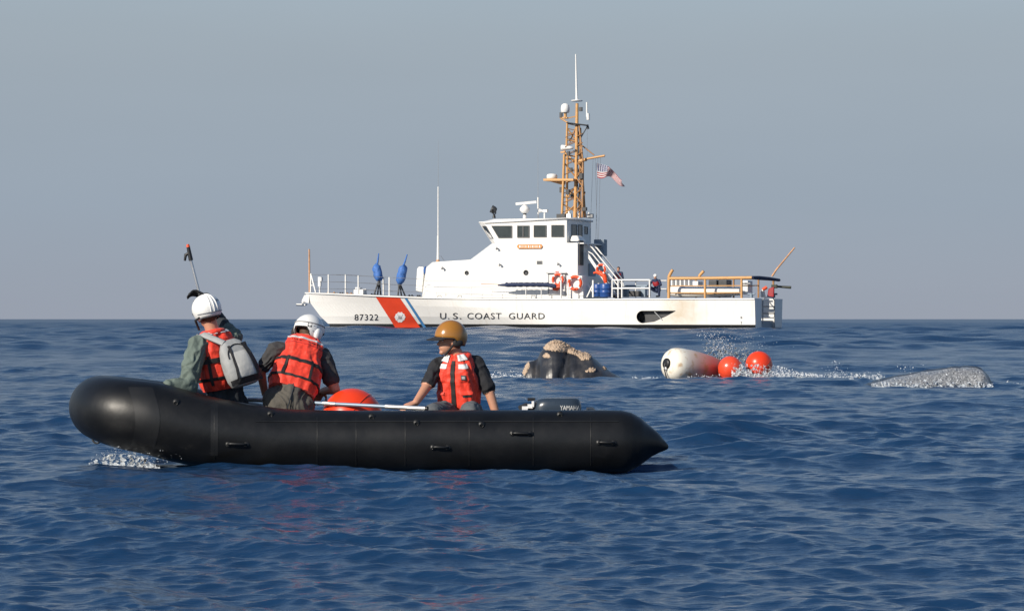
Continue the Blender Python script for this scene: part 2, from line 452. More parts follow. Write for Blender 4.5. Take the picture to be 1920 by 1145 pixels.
mk = hn_.new('ShaderNodeMapRange'); mk.inputs[1].default_value = .2; mk.inputs[2].default_value = 2.0; mk.inputs[3].default_value = 1; mk.inputs[4].default_value = 0; hl_.new(vm.outputs['Value'], mk.inputs[0])
src = stain(src, (.50,.36,.18), .75, (.7,.6,.9), .30, .70, mk.outputs[0])   # exhaust stain
hl_.new(src, hb_.inputs['Base Color'])
hull = part('hull', hb, [M_hull, M_boot, M_deck])
hull.data.materials.append(M_dark)
# cut the stern notch and the exhaust pocket out of the hull
def cutter_obj(mb, mi):
    me = mesh_of('cutter', mb); ob = bpy.data.objects.new('cutter', me); COL.objects.link(ob)
    for m in (M_hull, M_boot, M_deck, M_dark): me.materials.append(m)
    for p in me.polygons: p.material_index = mi
    return ob
nb = MB().box((XS-1.2, -.15, 1.7), (4.0, 2.55, 3.2))
ebx = MB(); teardrop = []
cx, cy, rr = 1200.0, 594.0, 11.5
for k in range(13):
    a = R(90 + 15*k); teardrop.append((cx + rr*math.cos(a), cy - rr*math.sin(a)*1.02))
teardrop += [(1222, 603.0), (1245, 592.5), (1262, 583.2), (1262, 582.2)]
YH = -2.62
pl = [P(a, b, -3.1) for a, b in teardrop]
ebx.prism(pl, (0, .75, 0))
cuts = [cutter_obj(nb, 0), cutter_obj(ebx, 3)]
hull.parent = None
for c in cuts:
    bo = hull.modifiers.new('cut', 'BOOLEAN'); bo.operation = 'DIFFERENCE'; bo.object = c; bo.solver = 'EXACT'
me2 = evaluated(hull); hull.modifiers.clear(); old = hull.data; hull.data = me2; bpy.data.meshes.remove(old)
me2.name = 'hull'
for c in cuts: bpy.data.objects.remove(c)
hull.parent = cut
for p in hull.data.polygons: p.use_smooth = False
hv = [v.co.copy() for v in hull.data.vertices]
HBV = BVHTree.FromPolygons(hv, [list(p.vertices) for p in hull.data.polygons])
Mc = ROOT[cut.name]; Mci = Mc.inverted(); CAMP = Mci @ Vector((0, 0, H))
def on_hull(px, py, off=.035, bv=None, fallback=-2.6):
    q = Mci @ at(px, py, 120.0); d = (q - CAMP).normalized()
    loc, nor, i_, dist = (bv or HBV).ray_cast(CAMP, d)
    if loc is None: return P(px, py, fallback)
    return loc - d*off
def decal_quad(name, tl, tr, br, bl, m, parent, n=16, off=.025):
    G = []
    for i in range(n+1):
        t = i/n; row = []
        for k in range(5):
            s = k/4
            a = (tl[0]+(tr[0]-tl[0])*s, tl[1]+(tr[1]-tl[1])*s); b = (bl[0]+(br[0]-bl[0])*s, bl[1]+(br[1]-bl[1])*s)
            row.append(on_hull(a[0]+(b[0]-a[0])*t, a[1]+(b[1]-a[1])*t, off))
        G.append(row)
    return part(name, MB().grid(G), m, parent)
def text_mesh(txt, space=1.0):
    cu = bpy.data.curves.new('t', 'FONT'); cu.body = txt; cu.space_character = space; cu.resolution_u = 3
    ob = bpy.data.objects.new('t', cu); COL.objects.link(ob)
    me = evaluated(ob); v = np.array([q.co[:] for q in me.vertices]); f = [list(p.vertices) for p in me.polygons]
    bpy.data.objects.remove(ob); bpy.data.meshes.remove(me); bpy.data.curves.remove(cu)
    return v, f
def text_on(name, txt, x0, x1, y0, y1, m, parent, proj, space=1.0):
    v, f = text_mesh(txt, space)
    lo, hi = v.min(0), v.max(0); mb = MB()
    pts = [proj(x0 + (q[0]-lo[0])/(hi[0]-lo[0])*(x1-x0), y1 - (q[1]-lo[1])/(hi[1]-lo[1])*(y1-y0)) for q in v]
    mb.add(pts, f); return mb
def hull_text(name, txt, x0, x1, y0, y1, space=1.0):
    return part(name, text_on(name, txt, x0, x1, y0, y1, M_letter, hull, on_hull, space), M_letter, hull)
decal_quad('red_stripe', (702.5,553.6), (748,556), (788,613.8), (741,613.8), M_red, hull)
decal_quad('blue_stripe', (756.5,556.2), (761.5,556.4), (799,613.6), (793.5,613.6), M_blue, hull)
hull_text('registration_number', '87322', 664.5, 709, 589, 600.5, 1.12)
for w, a, b in (('U.', 825, 842), ('S.', 849, 864.5), ('COAST', 876, 940), ('GUARD', 954, 1021)):
    hull_text('hull_lettering', w, a, b, 586.5, 598, 1.12)
hull_text('draught_mark', '8', 1388.2, 1391.2, 593, 597); hull_text('draught_mark', '7', 1388.4, 1391.2, 603, 607.5)
# emblem: white crest with crossed anchors, a shield and ring in the middle
cb = MB(); out = []
for k in range(40):
    a = 2*math.pi*k/40; r_ = 8.9 + .9*abs(math.cos(2*a)) + (.5 if k % 4 == 0 else -.6 if k % 4 == 2 else 0) - 1.2*math.exp(-((a-1.57)/.25)**2)
    out.append(on_hull(750 + r_*math.cos(a), 594.3 - r_*1.03*math.sin(a), .045))
c0 = on_hull(750, 594.3, .045); cb.add([c0] + out, [(0, k+1, (k+1) % 40 + 1) for k in range(40)])
emb = part('emblem', cb, M_crest, hull)
cb2 = MB()
for r0, r1, cxx, cyy in ((2.6, 3.5, 750, 595.0),):
    a_ = [on_hull(cxx+r0*math.cos(2*math.pi*k/24), cyy-r0*math.sin(2*math.pi*k/24), .065) for k in range(24)]
    b_ = [on_hull(cxx+r1*math.cos(2*math.pi*k/24), cyy-r1*math.sin(2*math.pi*k/24), .065) for k in range(24)]
    cb2.add(a_+b_, [(k, (k+1) % 24, (k+1) % 24+24, k+24) for k in range(24)])
for x_, y0_, y1_ in ((748.6, 593.6, 596.6), (750, 593.4, 597), (751.4, 593.6, 596.6)):
    cb2.add([on_hull(x_-.35, y0_, .065), on_hull(x_+.35, y0_, .065), on_hull(x_+.35, y1_, .065), on_hull(x_-.35, y1_, .065)], [(0,1,2,3)])
for sx in (-1, 1):
    for (ax, ay, bx, by) in ((-5.5, -5.5, -3.2, -2.2), (3.2, 2.6, 5.6, 5.2)):
        q = [(ax*sx, ay), (bx*sx, by)]; w_ = .5
        cb2.add([on_hull(750+q[0][0]-w_, 594.5+q[0][1], .065), on_hull(750+q[0][0]+w_, 594.5+q[0][1], .065), on_hull(750+q[1][0]+w_, 594.5+q[1][1], .065), on_hull(750+q[1][0]-w_, 594.5+q[1][1], .065)], [(0,1,2,3)])
part('emblem_detail', cb2, M_crestg, hull)
# rubbing edge along the sheer, exhaust pipe, soot-coloured bracket
rb = MB(); rb.tube([Vector((l[0], -l[1]-.01, l[2]-.04)) for l in L_sheer], .045, 6)
part('rub_rail', rb, M_white2, hull)
pe = P(1199.5, 594.5, -2.35); e_ = MB()
e_.lathe([(.26,0),(.26,.5),(.2,.5),(.2,0)], pe + Vector((-.05, -.22, 0)), (.35, 1, 0), 20)
part('exhaust_pipe', e_, M_black)
e2 = MB(); q = P(1231, 588, -2.62)
e2.tube([q+Vector((-.12,.02,.1)), q+Vector((.1,.0,-.1)), q+Vector((.35,-.03,-.35))], .03, 6); part('exhaust_bracket', e2, M_grey)
# anchor on the bow roller
an = MB(); a0 = P(574, 557, 0)
an.hexa([a0+Vector(v) for v in ((-.22,-.16,-.22),(.25,-.16,-.35),(.25,.16,-.35),(-.22,.16,-.22),(-.02,-.2,.12),(.3,-.2,.16),(.3,.2,.16),(-.02,.2,.12))])
an.tube([a0+Vector((.2,0,-.1)), a0+Vector((-.25,0,-.32))], .07, 8)
for sy in (-1, 1):
    an.hexa([a0+Vector(v) for v in ((-.62,sy*.10,-.50),(-.1,sy*.05,-.52),(-.1,sy*.34,-.45),(-.5,sy*.28,-.44),(-.58,sy*.12,-.42),(-.1,sy*.07,-.40),(-.1,sy*.34,-.38),(-.5,sy*.28,-.38))])
part('anchor', an, M_white2)

# ---- deckhouse
YS = 1.95
def house(name, prof_out, prof_in, yo, yi, m):
    """two side profiles (pixels) at half breadth yo and yi: flat side, chamfered corner, flat middle"""
    rows = [[P(a, b, -yi) for a, b in prof_in], [P(a, b, -yo) for a, b in prof_out]]
    o_l, i_l = rows[1], rows[0]
    o_r = [Vector((v.x, yo, v.z)) for v in o_l]; i_r = [Vector((v.x, yi, v.z)) for v in i_l]
    n = len(o_l); mb = MB(); mb.v = o_l + i_l + i_r + o_r
    for r_ in range(3):
        for k in range(n):
            k2 = (k+1) % n; mb.f.append((r_*n+k, r_*n+k2, (r_+1)*n+k2, (r_+1)*n+k))
    mb.f.append(list(range(n))[::-1]); mb.f.append([3*n+k for k in range(n)])
    mb.m = [0]*len(mb.f); mb.s = [False]*len(mb.f)
    return part(name, mb, m)
low_o = [(797,558.5),(806,501),(816,491.2),(885,486.8),(924,457),(1083.5,455),(1083.5,516.8),(1091.5,516.8),(1094.5,560)]
low_i = [(791,558.5),(799,501),(811,491),(882,486.6),(922,456.6)]
ir = [P(a, b, -YS) for a, b in low_o]
# inner profile keeps the aft points of the outer one
def px_of(v):
    w = Mc @ v; return 960 + F*w.x/w.y, 598 - F*(w.z-H)/w.y
low_i += [px_of(Vector((v.x, -1.15, v.z))) for v in ir[5:]]
dh = house('deckhouse', low_o, low_i, YS, 1.15, M_white); bevel(dh, .04, 2)
ph_o = [(929,456.7),(911,424),(908,417.5),(932,411),(1063,408.6),(1063,455.2)]
po = [P(a, b, -1.9) for a, b in ph_o]
ph_i = [(922.5,456.2),(902,424),(897.8,417.3),(926,410.5)] + [px_of(Vector((v.x, -1.1, v.z))) for v in po[4:]]
ph = house('pilothouse', ph_o, ph_i, 1.9, 1.1, M_white); bevel(ph, .03, 2)
PHB = BVHTree.FromPolygons([v.co.copy() for v in ph.data.vertices], [list(p.vertices) for p in ph.data.polygons])
DHB = BVHTree.FromPolygons([v.co.copy() for v in dh.data.vertices], [list(p.vertices) for p in dh.data.polygons])
# roof brow, grab rail
rf = MB(); rp = [P(899,417.0,-1.15), P(909,417.2,-1.97), P(1064,409.5,-1.97)]
rf.tube(rp + [Vector((rp[2].x, 1.97, rp[2].z)), Vector((rp[1].x, 1.97, rp[1].z)), Vector((rp[0].x, 1.15, rp[0].z))], .05, 6, closed=True)
part('roof_brow', rf, M_white2, ph)
def win(quad, bv, parent=None, off=.0, mull=None):
    """frame part with the pane as its sub-part, set on the wall met by the pixel rays"""
    q = [on_hull(a, b, .02, bv) for a, b in quad]
    c = sum(q, Vector())/len(q); n_ = (q[1]-q[0]).cross(q[2]-q[0]).normalized()
    if n_.dot(CAMP - c) < 0: n_ = -n_
    fr_ = MB(); k = len(q)
    outr = [v + (v-c).normalized()*.05 for v in q]
    top_o = [v + n_*.03 for v in outr]; top_i = [v + n_*.03 for v in q]
    fr_.add(outr + top_o + top_i + q, [f for i in range(k) for j in [(i+1) % k] for f in ((i, j, j+k, i+k), (i+k, j+k, j+2*k, i+2*k), (i+2*k, j+2*k, j+3*k, i+3*k))])
    if mull:
        t = mull; a = q[0].lerp(q[1], t); b = q[3].lerp(q[2], t); fr_.bar(a+n_*.02, b+n_*.02, .06, .05, n_)
    w_ = part('window', fr_, M_frame if not mull else M_frame)
    pn = MB(); pn.add([v + n_*.008 for v in q], [list(range(k))]); part('pane', pn, M_glass, w_)
    return w_
win([(905.7,424.8),(911.5,424.8),(924,446),(918.6,446)], PHB)
win([(922.5,424),(958.8,424),(958.8,445),(935.8,445)], PHB)
win([(971,424),(991.5,424),(991.5,444.3),(971,444.3)], PHB, mull=.5)
win([(1002,423.3),(1023.5,423.3),(1023.5,443.5),(1002,443.5)], PHB)
win([(1035,422.8),(1056.5,422.8),(1056.5,443.2),(1035,443.2)], PHB)
win([(1072,422),(1080.5,422.5),(1080.5,445),(1072,444.5)], PHB)
win([(1084,422.5),(1091,423),(1091,445.5),(1084,445)], PHB)
win([(1096.5,426),(1101,426.3),(1101,438),(1096.5,437.6)], PHB)
# name board
nbm = MB(); y_ = -2.3 - .0
q = [on_hull(a, b, .03, DHB) for a, b in ((972,458.2),(1015,457.8),(1017.5,461.6),(1015,465.8),(972,466.2),(969.5,462))]
nbm.prism(q, (0, -.05, 0)); nbd = part('name_board', nbm, M_wood)
for a, w_ in ((973.6,2.4),(978.2,1.2),(982,1.0),(985.4,1.4),(990,2.2),(994.8,1.2),(998,2.0),(1002.6,1.4),(1006,1.6),(1010.4,2.4)):
    nl_ = MB(); z0 = on_hull(a, 464.2, .09, DHB); z1 = on_hull(a+w_, 460, .09, DHB)
    nl_.add([(z0.x, z0.y, z0.z), (z1.x, z0.y, z0.z), (z1.x, z0.y, z1.z), (z0.x, z0.y, z1.z)], [(0,1,2,3)]); part('board_letter', nl_, M_crest, nbd)
# portholes, vent, lamps
def disc(px, py, r_, name, m, half=False, bv=None):
    c = on_hull(px, py, .015, bv or DHB); mb = MB()
    mb.lathe([(r_*1.25,0),(r_*1.25,.03),(r_,.035),(r_,.012),(.001,.012)], c + Vector((0,.02,0)), (0,-1,0), 18)
    return part(name, mb, m)
disc(986, 511, .12, 'porthole', M_dark); disc(875, 511.5, .10, 'porthole', M_dark)
vb = MB(); c = on_hull(1011.5, 492, .02, DHB)
vb.box(c, (.32,.04,.19)); vt = part('louvre_vent', vb, M_grey)
for k in range(4):
    sl = MB(); sl.box(c+Vector((0,-.03,-.06+.04*k)), (.28,.02,.018)); part('slat', sl, M_dark, vt)
for a, b in ((938.5,495.5),(1047.8,494),(831,501.8),(933,465)):
    c = on_hull(a, b, .02, DHB); mb = MB()
    mb.tube([c, c+Vector((0,-.12,.02))], .02, 6); mb.lathe([(.03,0),(.075,.12),(.07,.14),(.001,.13)], c+Vector((-.02,-.12,.05)), (.35,-.4,-.85), 12)
    part('floodlight', mb, M_grey)
# side door in its frame
dm = MB(); c0 = on_hull(1029, 513, .02, DHB); c1 = on_hull(1060, 553, .02, DHB)
dm.box(((c0.x+c1.x)/2, -YS-.03, (c0.z+c1.z)/2), (c1.x-c0.x, .06, c0.z-c1.z)); dr = part('side_door', dm, M_white2); bevel(dr, .03)
dg_ = MB()
for a in (c0.x, c1.x): dg_.box((a, -YS-.06, (c0.z+c1.z)/2), (.05,.05,c0.z-c1.z))
dg_.box(((c0.x+c1.x)/2, -YS-.10, c0.z+.03), (c1.x-c0.x+.2,.18,.04)); part('door_frame', dg_, M_grey, dr)
hd = MB(); hd.tube([(c1.x-.2,-YS-.08,c1.z+.5),(c1.x-.2,-YS-.14,c1.z+.5),(c1.x-.35,-YS-.14,c1.z+.5)], .02, 6); part('door_handle', hd, M_grey, dr)
sg = MB(); c = on_hull(1044.5, 509.4, .03, DHB); sg.box(c, (.2,.02,.05)); part('door_sign', sg, M_red)
# aft doorway, its lit canopy, grey locker behind the ladder
XA = P(1084, 500, -YS).x
da = MB(); da.box((XA+.03, -1.55, LZ(474, XA, -1.55)), (.05, .6, 1.35)); part('aft_door', da, M_black)
da2 = MB(); da2.box((XA+.02, .2, 2.7), (.05, 1.0, 1.9)); part('aft_door', da2, M_bgrey)
XPA = P(1063, 440, -1.9).x
cn = MB(); c = P(1083.5, 448, -1.2); cn.hexa([c+Vector(v) for v in ((-.25,-.62,-.14),(.32,-.62,-.14),(.32,.62,-.14),(-.25,.62,-.14),(-.25,-.36,.18),(.12,-.36,.18),(.12,.36,.18),(-.25,.36,.18))])
bevel(part('life_raft_canister', cn, M_white), .08, 3)
lb = MB(); c = P(1126, 464.5, 1.2); lb.box(c, (.62,.5,.93)); bevel(part('deck_locker', lb, M_bgrey), .03)
# upper aft deck and its rail
ud = MB(); zz = P(1084,455,-YS).z; ud.box(((XPA+XA)/2+.15, 0, zz-.03), (XA-XPA+.3, 3.7, .06)); part('upper_deck', ud, M_white2)

# ---- foredeck fittings
def post(px, py0, py1, Y, r_=.022, name='stanchion', m=None):
    a = P(px, py1, Y); b = P(px, py0, Y); L = b.z - a.z
    return shared(name, (name, round(r_, 3)), lambda: MB().tube([(0,0,0),(0,0,1)], r_, 8), m or M_white2, cut, a, scale=(1,1,L))
for px, t_, b_ in ((616,514.5,551),(672,516.5,553),(730,519.5,556)):
    post(px, t_, b_, edgeY(px), .05)
for px, t_, b_ in ((648,514.5,552),(719,519,555)):
    post(px, t_, b_, stbY(px), .05)
af = MB(); b0 = P(583, 513, -.05)
af.tube([b0, P(582.5, 548, -.15)], .05, 6); af.tube([b0, P(592, 548, -.3)], .05, 6); af.tube([P(583,535,-.12), P(588,535,-.2)], .03, 6)
part('bow_post', af, M_white2)
def wire(pts, r_=.012, name='lifeline', m=None): return part(name, MB().tube(pts, r_, 5), m or M_wire)
for dy in (0, 13.5, 26.5):
    wire([P(583,515+dy,-.1), P(616,514.8+dy,edgeY(616)), P(672,517+dy*.95,edgeY(672)), P(730,520+dy*.95,edgeY(730)), P(792,523.5+dy*.9,edgeY(792))])
    wire([P(583,515+dy,.1), P(648,514.8+dy,stbY(648)), P(719,519.5+dy,stbY(719)), P(792,523+dy*.9,stbY(792))])
js = MB(); js.tube([P(580.5,548,0), P(580,500,0), P(579.8,467,0)], [.06,.055,.045], 8); part('jackstaff', js, M_rust)
pb = MB(); c = P(599.5, 528, -.4); pb.box(c, (.16,.14,.55)); pb.box(c+Vector((.06,0,.15)), (.2,.2,.22)); pb.tube([c-Vector((0,0,.3)), c-Vector((0,0,.65))], .05, 6); part('fog_signal_box', pb, M_white2)
wd = MB(); c = P(675.5, 547.5, -.5)
wd.box(c, (.62,.5,.28)); wd.box(c+Vector((-.1,0,.2)), (.3,.35,.16)); wd.tube([c+Vector((.1,-.2,.12)), c+Vector((.5,-.2,.14))], .05, 8); wd.tube([c+Vector((-.1,0,.1)), c+Vector((-.1,0,.38))], .05, 8)
bevel(part('windlass', wd, M_white2), .02)
for px, col, w_ in ((655,M_tand,.5),(621,M_tan,.8),(640,M_dark,.3),(700,M_dark,.4),(770,M_dark,.35),(785,M_dark,.25)):
    c = P(px, 551+ (px-621)*.035, -.3); mb = MB(); mb.tube([c+Vector((-w_/2,0,0)), c+Vector((w_/2,0,0))], .06, 8); mb.tube([c+Vector((-w_/4,0,-.1)), c+Vector((-w_/4,0,.12))], .05, 8); mb.tube([c+Vector((w_/4,0,-.1)), c+Vector((w_/4,0,.12))], .05, 8)
    part('mooring_bitt', mb, col)
hp = MB(); q = [P(779,545,-1.2), P(791,548,-1.2), P(795,503,-1.2), P(793.5,500,-1.2), P(784,500,-1.2), P(781.5,504,-1.2)]
hp.prism(q, (0,.5,0)); bevel(part('hatch_cover', hp, M_white2), .05, 2)
bt = MB(); bt.ell(P(798.5,507,-1.0), (.07,.3,.24)); part('tarp_roll', bt, M_tarp)

# ---- whip antennas, roof gear
def whip(pts, rad, m, name='whip_antenna', parent=None): return part(name, MB().tube(pts, rad, 8), m, parent)
w1 = whip([P(821,490,-1.3), P(821.3,470,-1.3), P(821.5,442,-1.3)], [.075,.07,.06], M_white2)
whip([P(821.5,442,-1.3), P(821.6,350,-1.3)], [.042,.035], M_white2, 'whip_rod', w1)
whip([P(821.6,350,-1.3), P(821.8,262,-1.3)], [.012,.006], M_grey, 'whip_tip', w1)
mbw = MB().tube([P(821,490.5,-1.3), P(820.8,487,-1.3)], .1, 10); part('whip_base', mbw, M_rust, w1)
stw = MB().tube([P(826,479,-1.3), P(834,490,-1.0)], .012, 5); part('whip_stay', stw, M_wire, w1)
w2 = whip([P(1009,409,.8), P(1008.8,370,.8)], .045, M_white2)
whip([P(1008.8,370,.8), P(1008.5,275,.8)], [.012,.006], M_grey, 'whip_tip', w2)
rd = MB(); c = P(984, 409, 0)
rd.tube([c, c+Vector((0,0,.22))], [.11,.09], 12); ra = part('radar', rd, M_white2)
ZR = lambda py: LZ(py, c.x, 0)
r2 = MB(); r2.lathe([(.02,ZR(401)-c.z),(.18,ZR(398.5)-c.z),(.29,ZR(394)-c.z),(.27,ZR(390)-c.z),(.15,ZR(386)-c.z),(.08,ZR(384)-c.z),(.0,ZR(384)-c.z)], c, (0,0,1), 18); part('radar_gearbox', r2, M_white, ra)
r4 = MB(); r4.lathe([(.09,ZR(404)-c.z),(.1,ZR(400)-c.z)], c, (0,0,1), 12); part('radar_neck', r4, M_dark, ra)
r3 = MB(); r3.bar(P(967,382.5,-.15), P(1006,378.8,.15), .12, .14); part('radar_scanner', r3, M_white, ra)
slt = MB(); c = P(926.5, 409, -.3)
slt.tube([c, c+Vector((0,0,.22))], [.1,.06], 10); s_ = part('searchlight', slt, M_black)
s2 = MB(); c2 = P(926, 393.5, -.3)
s2.lathe([(.001,-.16),(.13,-.15),(.2,-.05),(.22,.16),(.20,.17),(.17,.12),(.001,.1)], c2, (-.7,-.35,.35), 18); part('searchlight_drum', s2, M_dark, s_)
s3 = MB(); s3.tube([c+Vector((0,-.25,.5)), c+Vector((0,-.24,.28)), c+Vector((0,0,.2)), c+Vector((0,.24,.28)), c+Vector((0,.25,.5))], .03, 6); part('searchlight_yoke', s3, M_black, s_)
hn = MB(); c = P(1021, 409, -.6); hn.tube([c, c+Vector((0,0,.35))], .05, 8); hn.lathe([(.04,0),(.05,.2),(.13,.42)], c+Vector((.1,0,.38)), (-1,0,.1), 12); hn.box(c+Vector((.06,0,.4)), (.25,.2,.14)); part('loud_hailer', hn, M_white2)
for a, b, m_ in ((1056,404,M_dark),(1067,400,M_white2),(1086,402,M_white2),(1104,402,M_white2),(1108,408,M_grey)):
    c = P(a, 409, -1.0 if a < 1070 else .6); mb = MB(); mb.box(c+Vector((0,0,.12)), (.26,.2,.24)); mb.tube([c+Vector((0,0,.2)), P(a,b-4,-1.0 if a < 1070 else .6)], .06, 8); part('roof_fitting', mb, m_)

# ---- lattice mast
mast = part('mast', MB().tube([P(1078,408,.0), P(1081,300,.0), P(1082,194,.0)], [.11,.10,.085], 10), M_tan)
def spar(a, b, r_, name='mast_brace', m=None, seg=6): return part(name, MB().tube([P(*a), P(*b)], r_, seg), m or M_tan, mast)
Lf = -.55
spar((1053.5,408,Lf), (1058,289,Lf), .075, 'mast_leg'); spar((1062.5,408,.75), (1064,289,.6), .07, 'mast_leg')
spar((1062,276,-.3), (1063.6,228,-.3), .06, 'mast_leg')
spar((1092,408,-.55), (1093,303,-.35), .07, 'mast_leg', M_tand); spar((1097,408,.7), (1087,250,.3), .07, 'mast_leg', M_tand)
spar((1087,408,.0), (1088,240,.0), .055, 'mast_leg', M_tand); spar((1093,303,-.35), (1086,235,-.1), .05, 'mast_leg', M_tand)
for (a, b) in (((1054,382,Lf),(1078,396,0)), ((1055,350,Lf),(1079,366,0)), ((1056,303,Lf),(1080,333,0)), ((1078,370,0),(1055,370,Lf)), ((1056.5,338,Lf),(1079,338,0)),
               ((1063,240,-.3),(1080,264,0)), ((1063,262,-.3),(1082,266,0)), ((1058,290,Lf),(1081,294,0)), ((1055,405,Lf),(1078,385,0)),
               ((1079,396,0),(1093,378,-.5)), ((1079,366,0),(1093,384,-.5)), ((1079,366,0),(1093,348,-.5)), ((1080,333,0),(1093,350,-.5)), ((1080,333,0),(1093,318,-.4)), ((1081,300,0),(1093,322,-.4)),
               ((1081,296,0),(1092,280,-.2)), ((1081,264,0),(1091,282,-.2)), ((1082,262,0),(1089,248,-.1)),
               ((1085,268,0),(1114,291,0)), ((1082,232,0),(1068,268,-.2)), ((1064,289,.6),(1081,310,0)), ((1063,372,.7),(1079,350,0)), ((1088,390,0),(1097,360,.6)), ((1088,350,0),(1092,320,.5))):
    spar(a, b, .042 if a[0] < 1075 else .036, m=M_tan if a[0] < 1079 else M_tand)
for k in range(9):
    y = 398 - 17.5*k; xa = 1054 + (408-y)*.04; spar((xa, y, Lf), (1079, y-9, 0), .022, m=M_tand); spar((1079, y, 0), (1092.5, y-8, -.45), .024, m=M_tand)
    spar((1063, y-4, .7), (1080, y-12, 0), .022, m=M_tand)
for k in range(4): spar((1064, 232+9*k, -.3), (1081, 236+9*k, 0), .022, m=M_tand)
yb = spar((1084,301,0), (1134,292,0), .06, 'yardarm'); spar((1084,303,0),(1100,299,-.0),.09,'yardarm'); spar((1060,297,-.2),(1084,301,0),.05,'yardarm')
# radar shelf with gusset
sh = MB(); a, b = P(1023,337.6,-.3), P(1079,337.6,-.3)
sh.hexa([a+Vector((0,-.35,-.06)), b+Vector((0,-.35,-.06)), b+Vector((0,.45,-.06)), a+Vector((0,.45,-.06)), a+Vector((0,-.35,.06)), b+Vector((0,-.35,.06)), b+Vector((0,.45,.06)), a+Vector((0,.45,.06))])
sh.prism([P(1030,340,-.3), P(1060,340,-.3), P(1058,348,-.3)], (0,.06,0)); part('radar_shelf', sh, M_tan, mast)
rm = MB(); c = P(1035,336,-.25); rm.lathe([(.02,.0),(.26,.0),(.30,.08),(.30,.2),(.26,.27),(.12,.3),(.001,.3)], c, (0,0,1), 22); part('radome', rm, M_white, mast)
rm = MB(); c = P(1059.8,211.5,-.3); rm.lathe([(.2,0),(.24,.05),(.25,.25),(.21,.42),(.12,.5),(.001,.52)], c, (0,0,1), 20); part('satellite_dome', rm, M_white, mast)
pf = MB(); pf.bar(P(1050,221,-.3), P(1064,221,-.3), .1, .08); pf.bar(P(1058,223,-.3), P(1082,218,0), .08, .06); pf.tube([P(1060,221,-.3), P(1060,211,-.3)], .09, 8); pf.tube([P(1051,222,-.3), P(1064,230,-.3)], .04, 6); part('dome_bracket', pf, M_tan, mast)
for q, sz in (((1052,216,-.3),(.14,.14,.3)), ((1053,405,-.6),(.5,.3,.22)), ((1052,356,-.5),(.14,.14,.3)), ((1065,360,-.4),(.16,.16,.28)), ((1066,288,-.4),(.14,.14,.26)), ((1089,205,0),(.16,.16,.22)), ((1074,366,.3),(.2,.2,.16)), ((1070,318,-.2),(.18,.16,.2)), ((1090,330,-.5),(.2,.2,.3)), ((1096,392,-.5),(.25,.2,.2))):
    part('mast_lamp', MB().box(P(*q), sz), M_dark, mast)
hr = MB(); c = P(1052.5,277,-.4); hr.lathe([(.001,.0),(.15,.0),(.16,.1),(.10,.5),(.06,.68),(.001,.68)], c, (1,.1,-.04), 16); part('camera_pod', hr, M_white2, mast)
hk = MB(); hk.tube([P(1058,283,-.4), P(1062,290,-.4)], .06, 6); hk.box(P(1056,285.5,-.4), (.25,.2,.08)); part('pod_bracket', hk, M_tan, mast)
upf = MB(); upf.bar(P(1063,230.5,-.2), P(1102.5,235.5,.1), .5, .05); part('upper_platform', upf, M_dark, mast)
spar((1102,236,.1), (1087,262,0), .03, m=M_dark); spar((1101,234,.1), (1103,242,.1), .07, m=M_dark)
tpl = MB(); tpl.lathe([(.02,0),(.32,.0),(.32,.05),(.02,.06)], P(1081.6,190,0), (0,0,1), 14); part('mast_top_plate', tpl, M_white2, mast)
whip([P(1081.5,189,0), P(1079.6,102,0)], [.075,.035], M_white, 'top_antenna', mast)
whip([P(1100.5,219,.1), P(1100.3,192,.1)], .05, M_white2, 'stub_antenna', mast); whip([P(1103,225,.1), P(1102.7,213,.1)], .1, M_white2, 'stub_antenna', mast)
for a, b in ((1112,1106),(1116,1120),(1121,1117),(1126,1122)):
    part('halyard', MB().tube([P(a, 296.5-(a-1112)*.1, 0), P(b, 452, .5)], .008, 4), M_wire, mast)
part('halyard', MB().tube([P(1101,240,.1), P(1101,296,0)], .008, 4), M_wire, mast)
cb_ = MB()
rngc = random.Random(3)
for k in range(3):
    x = 1084+2.2*k; cb_.tube([P(x+rngc.uniform(-1.5,1.5), y, -.1+.1*k) for y in range(240, 408, 12)], .028, 5)
part('cable_run', cb_, M_dark, mast)

# ---- side rails by the deckhouse
for px in (818, 884, 922, 948): post(px, 537, 558, edgeY(px), .014)
for px in (986, 1015, 1066): post(px, 530, 559, edgeY(px), .03)
post(1052, 525, 559, edgeY(1052), .05)
for y0, y1 in ((526.5,527.5), (537.5,538), (552,552.5)):
    part('lifeline', MB().tube([P(797,y0,edgeY(797)), P(900,(y0+y1)/2,edgeY(900)), P(1052,y1,edgeY(1052))], .008, 4), M_wire)
for px in (824, 862, 1000, 1090):
    c = P(px, 557.5, edgeY(px)+.1); mb = MB(); mb.tube([c+Vector((-.12,0,-.04)), c+Vector((-.1,0,.1)), c+Vector((.1,0,.1)), c+Vector((.12,0,-.04))], .025, 6); part('deck_cleat', mb, M_grey)

# ---- aft deck: ladder, rails
lad = MB(); yA, yB = -1.2, -.45
a0, a1 = P(1098,472,yA), P(1152,552,yA)
for yy in (yA, yB): lad.bar((a0.x,yy,a0.z), (a1.x,yy,a1.z), .05, .16)
ladder = part('ladder', lad, M_white2)
for k in range(1, 9):
    t = k/9; c = a0.lerp(a1, t); tr = MB(); tr.box((c.x, (yA+yB)/2, c.z), (.22, yB-yA, .035)); part('tread', tr, M_bgrey, ladder)
for yy in (yA, yB):
    for d in (0, -.33):
        s0, s1 = P(1110.5,464.5,yA), P(1159.5,525,yA)
        h = MB(); h.tube([(s0.x-.3,yy,s0.z+.15+d), (s0.x,yy,s0.z+d), (s1.x,yy,s1.z+d), (s1.x+.02,yy,s1.z-.45)], .045 if d == 0 else .035, 8); part('ladder_rail', h, M_white, ladder)
for px in (1148, 1159, 1166, 1218): post(px, 525, 558, -1.9, .045)
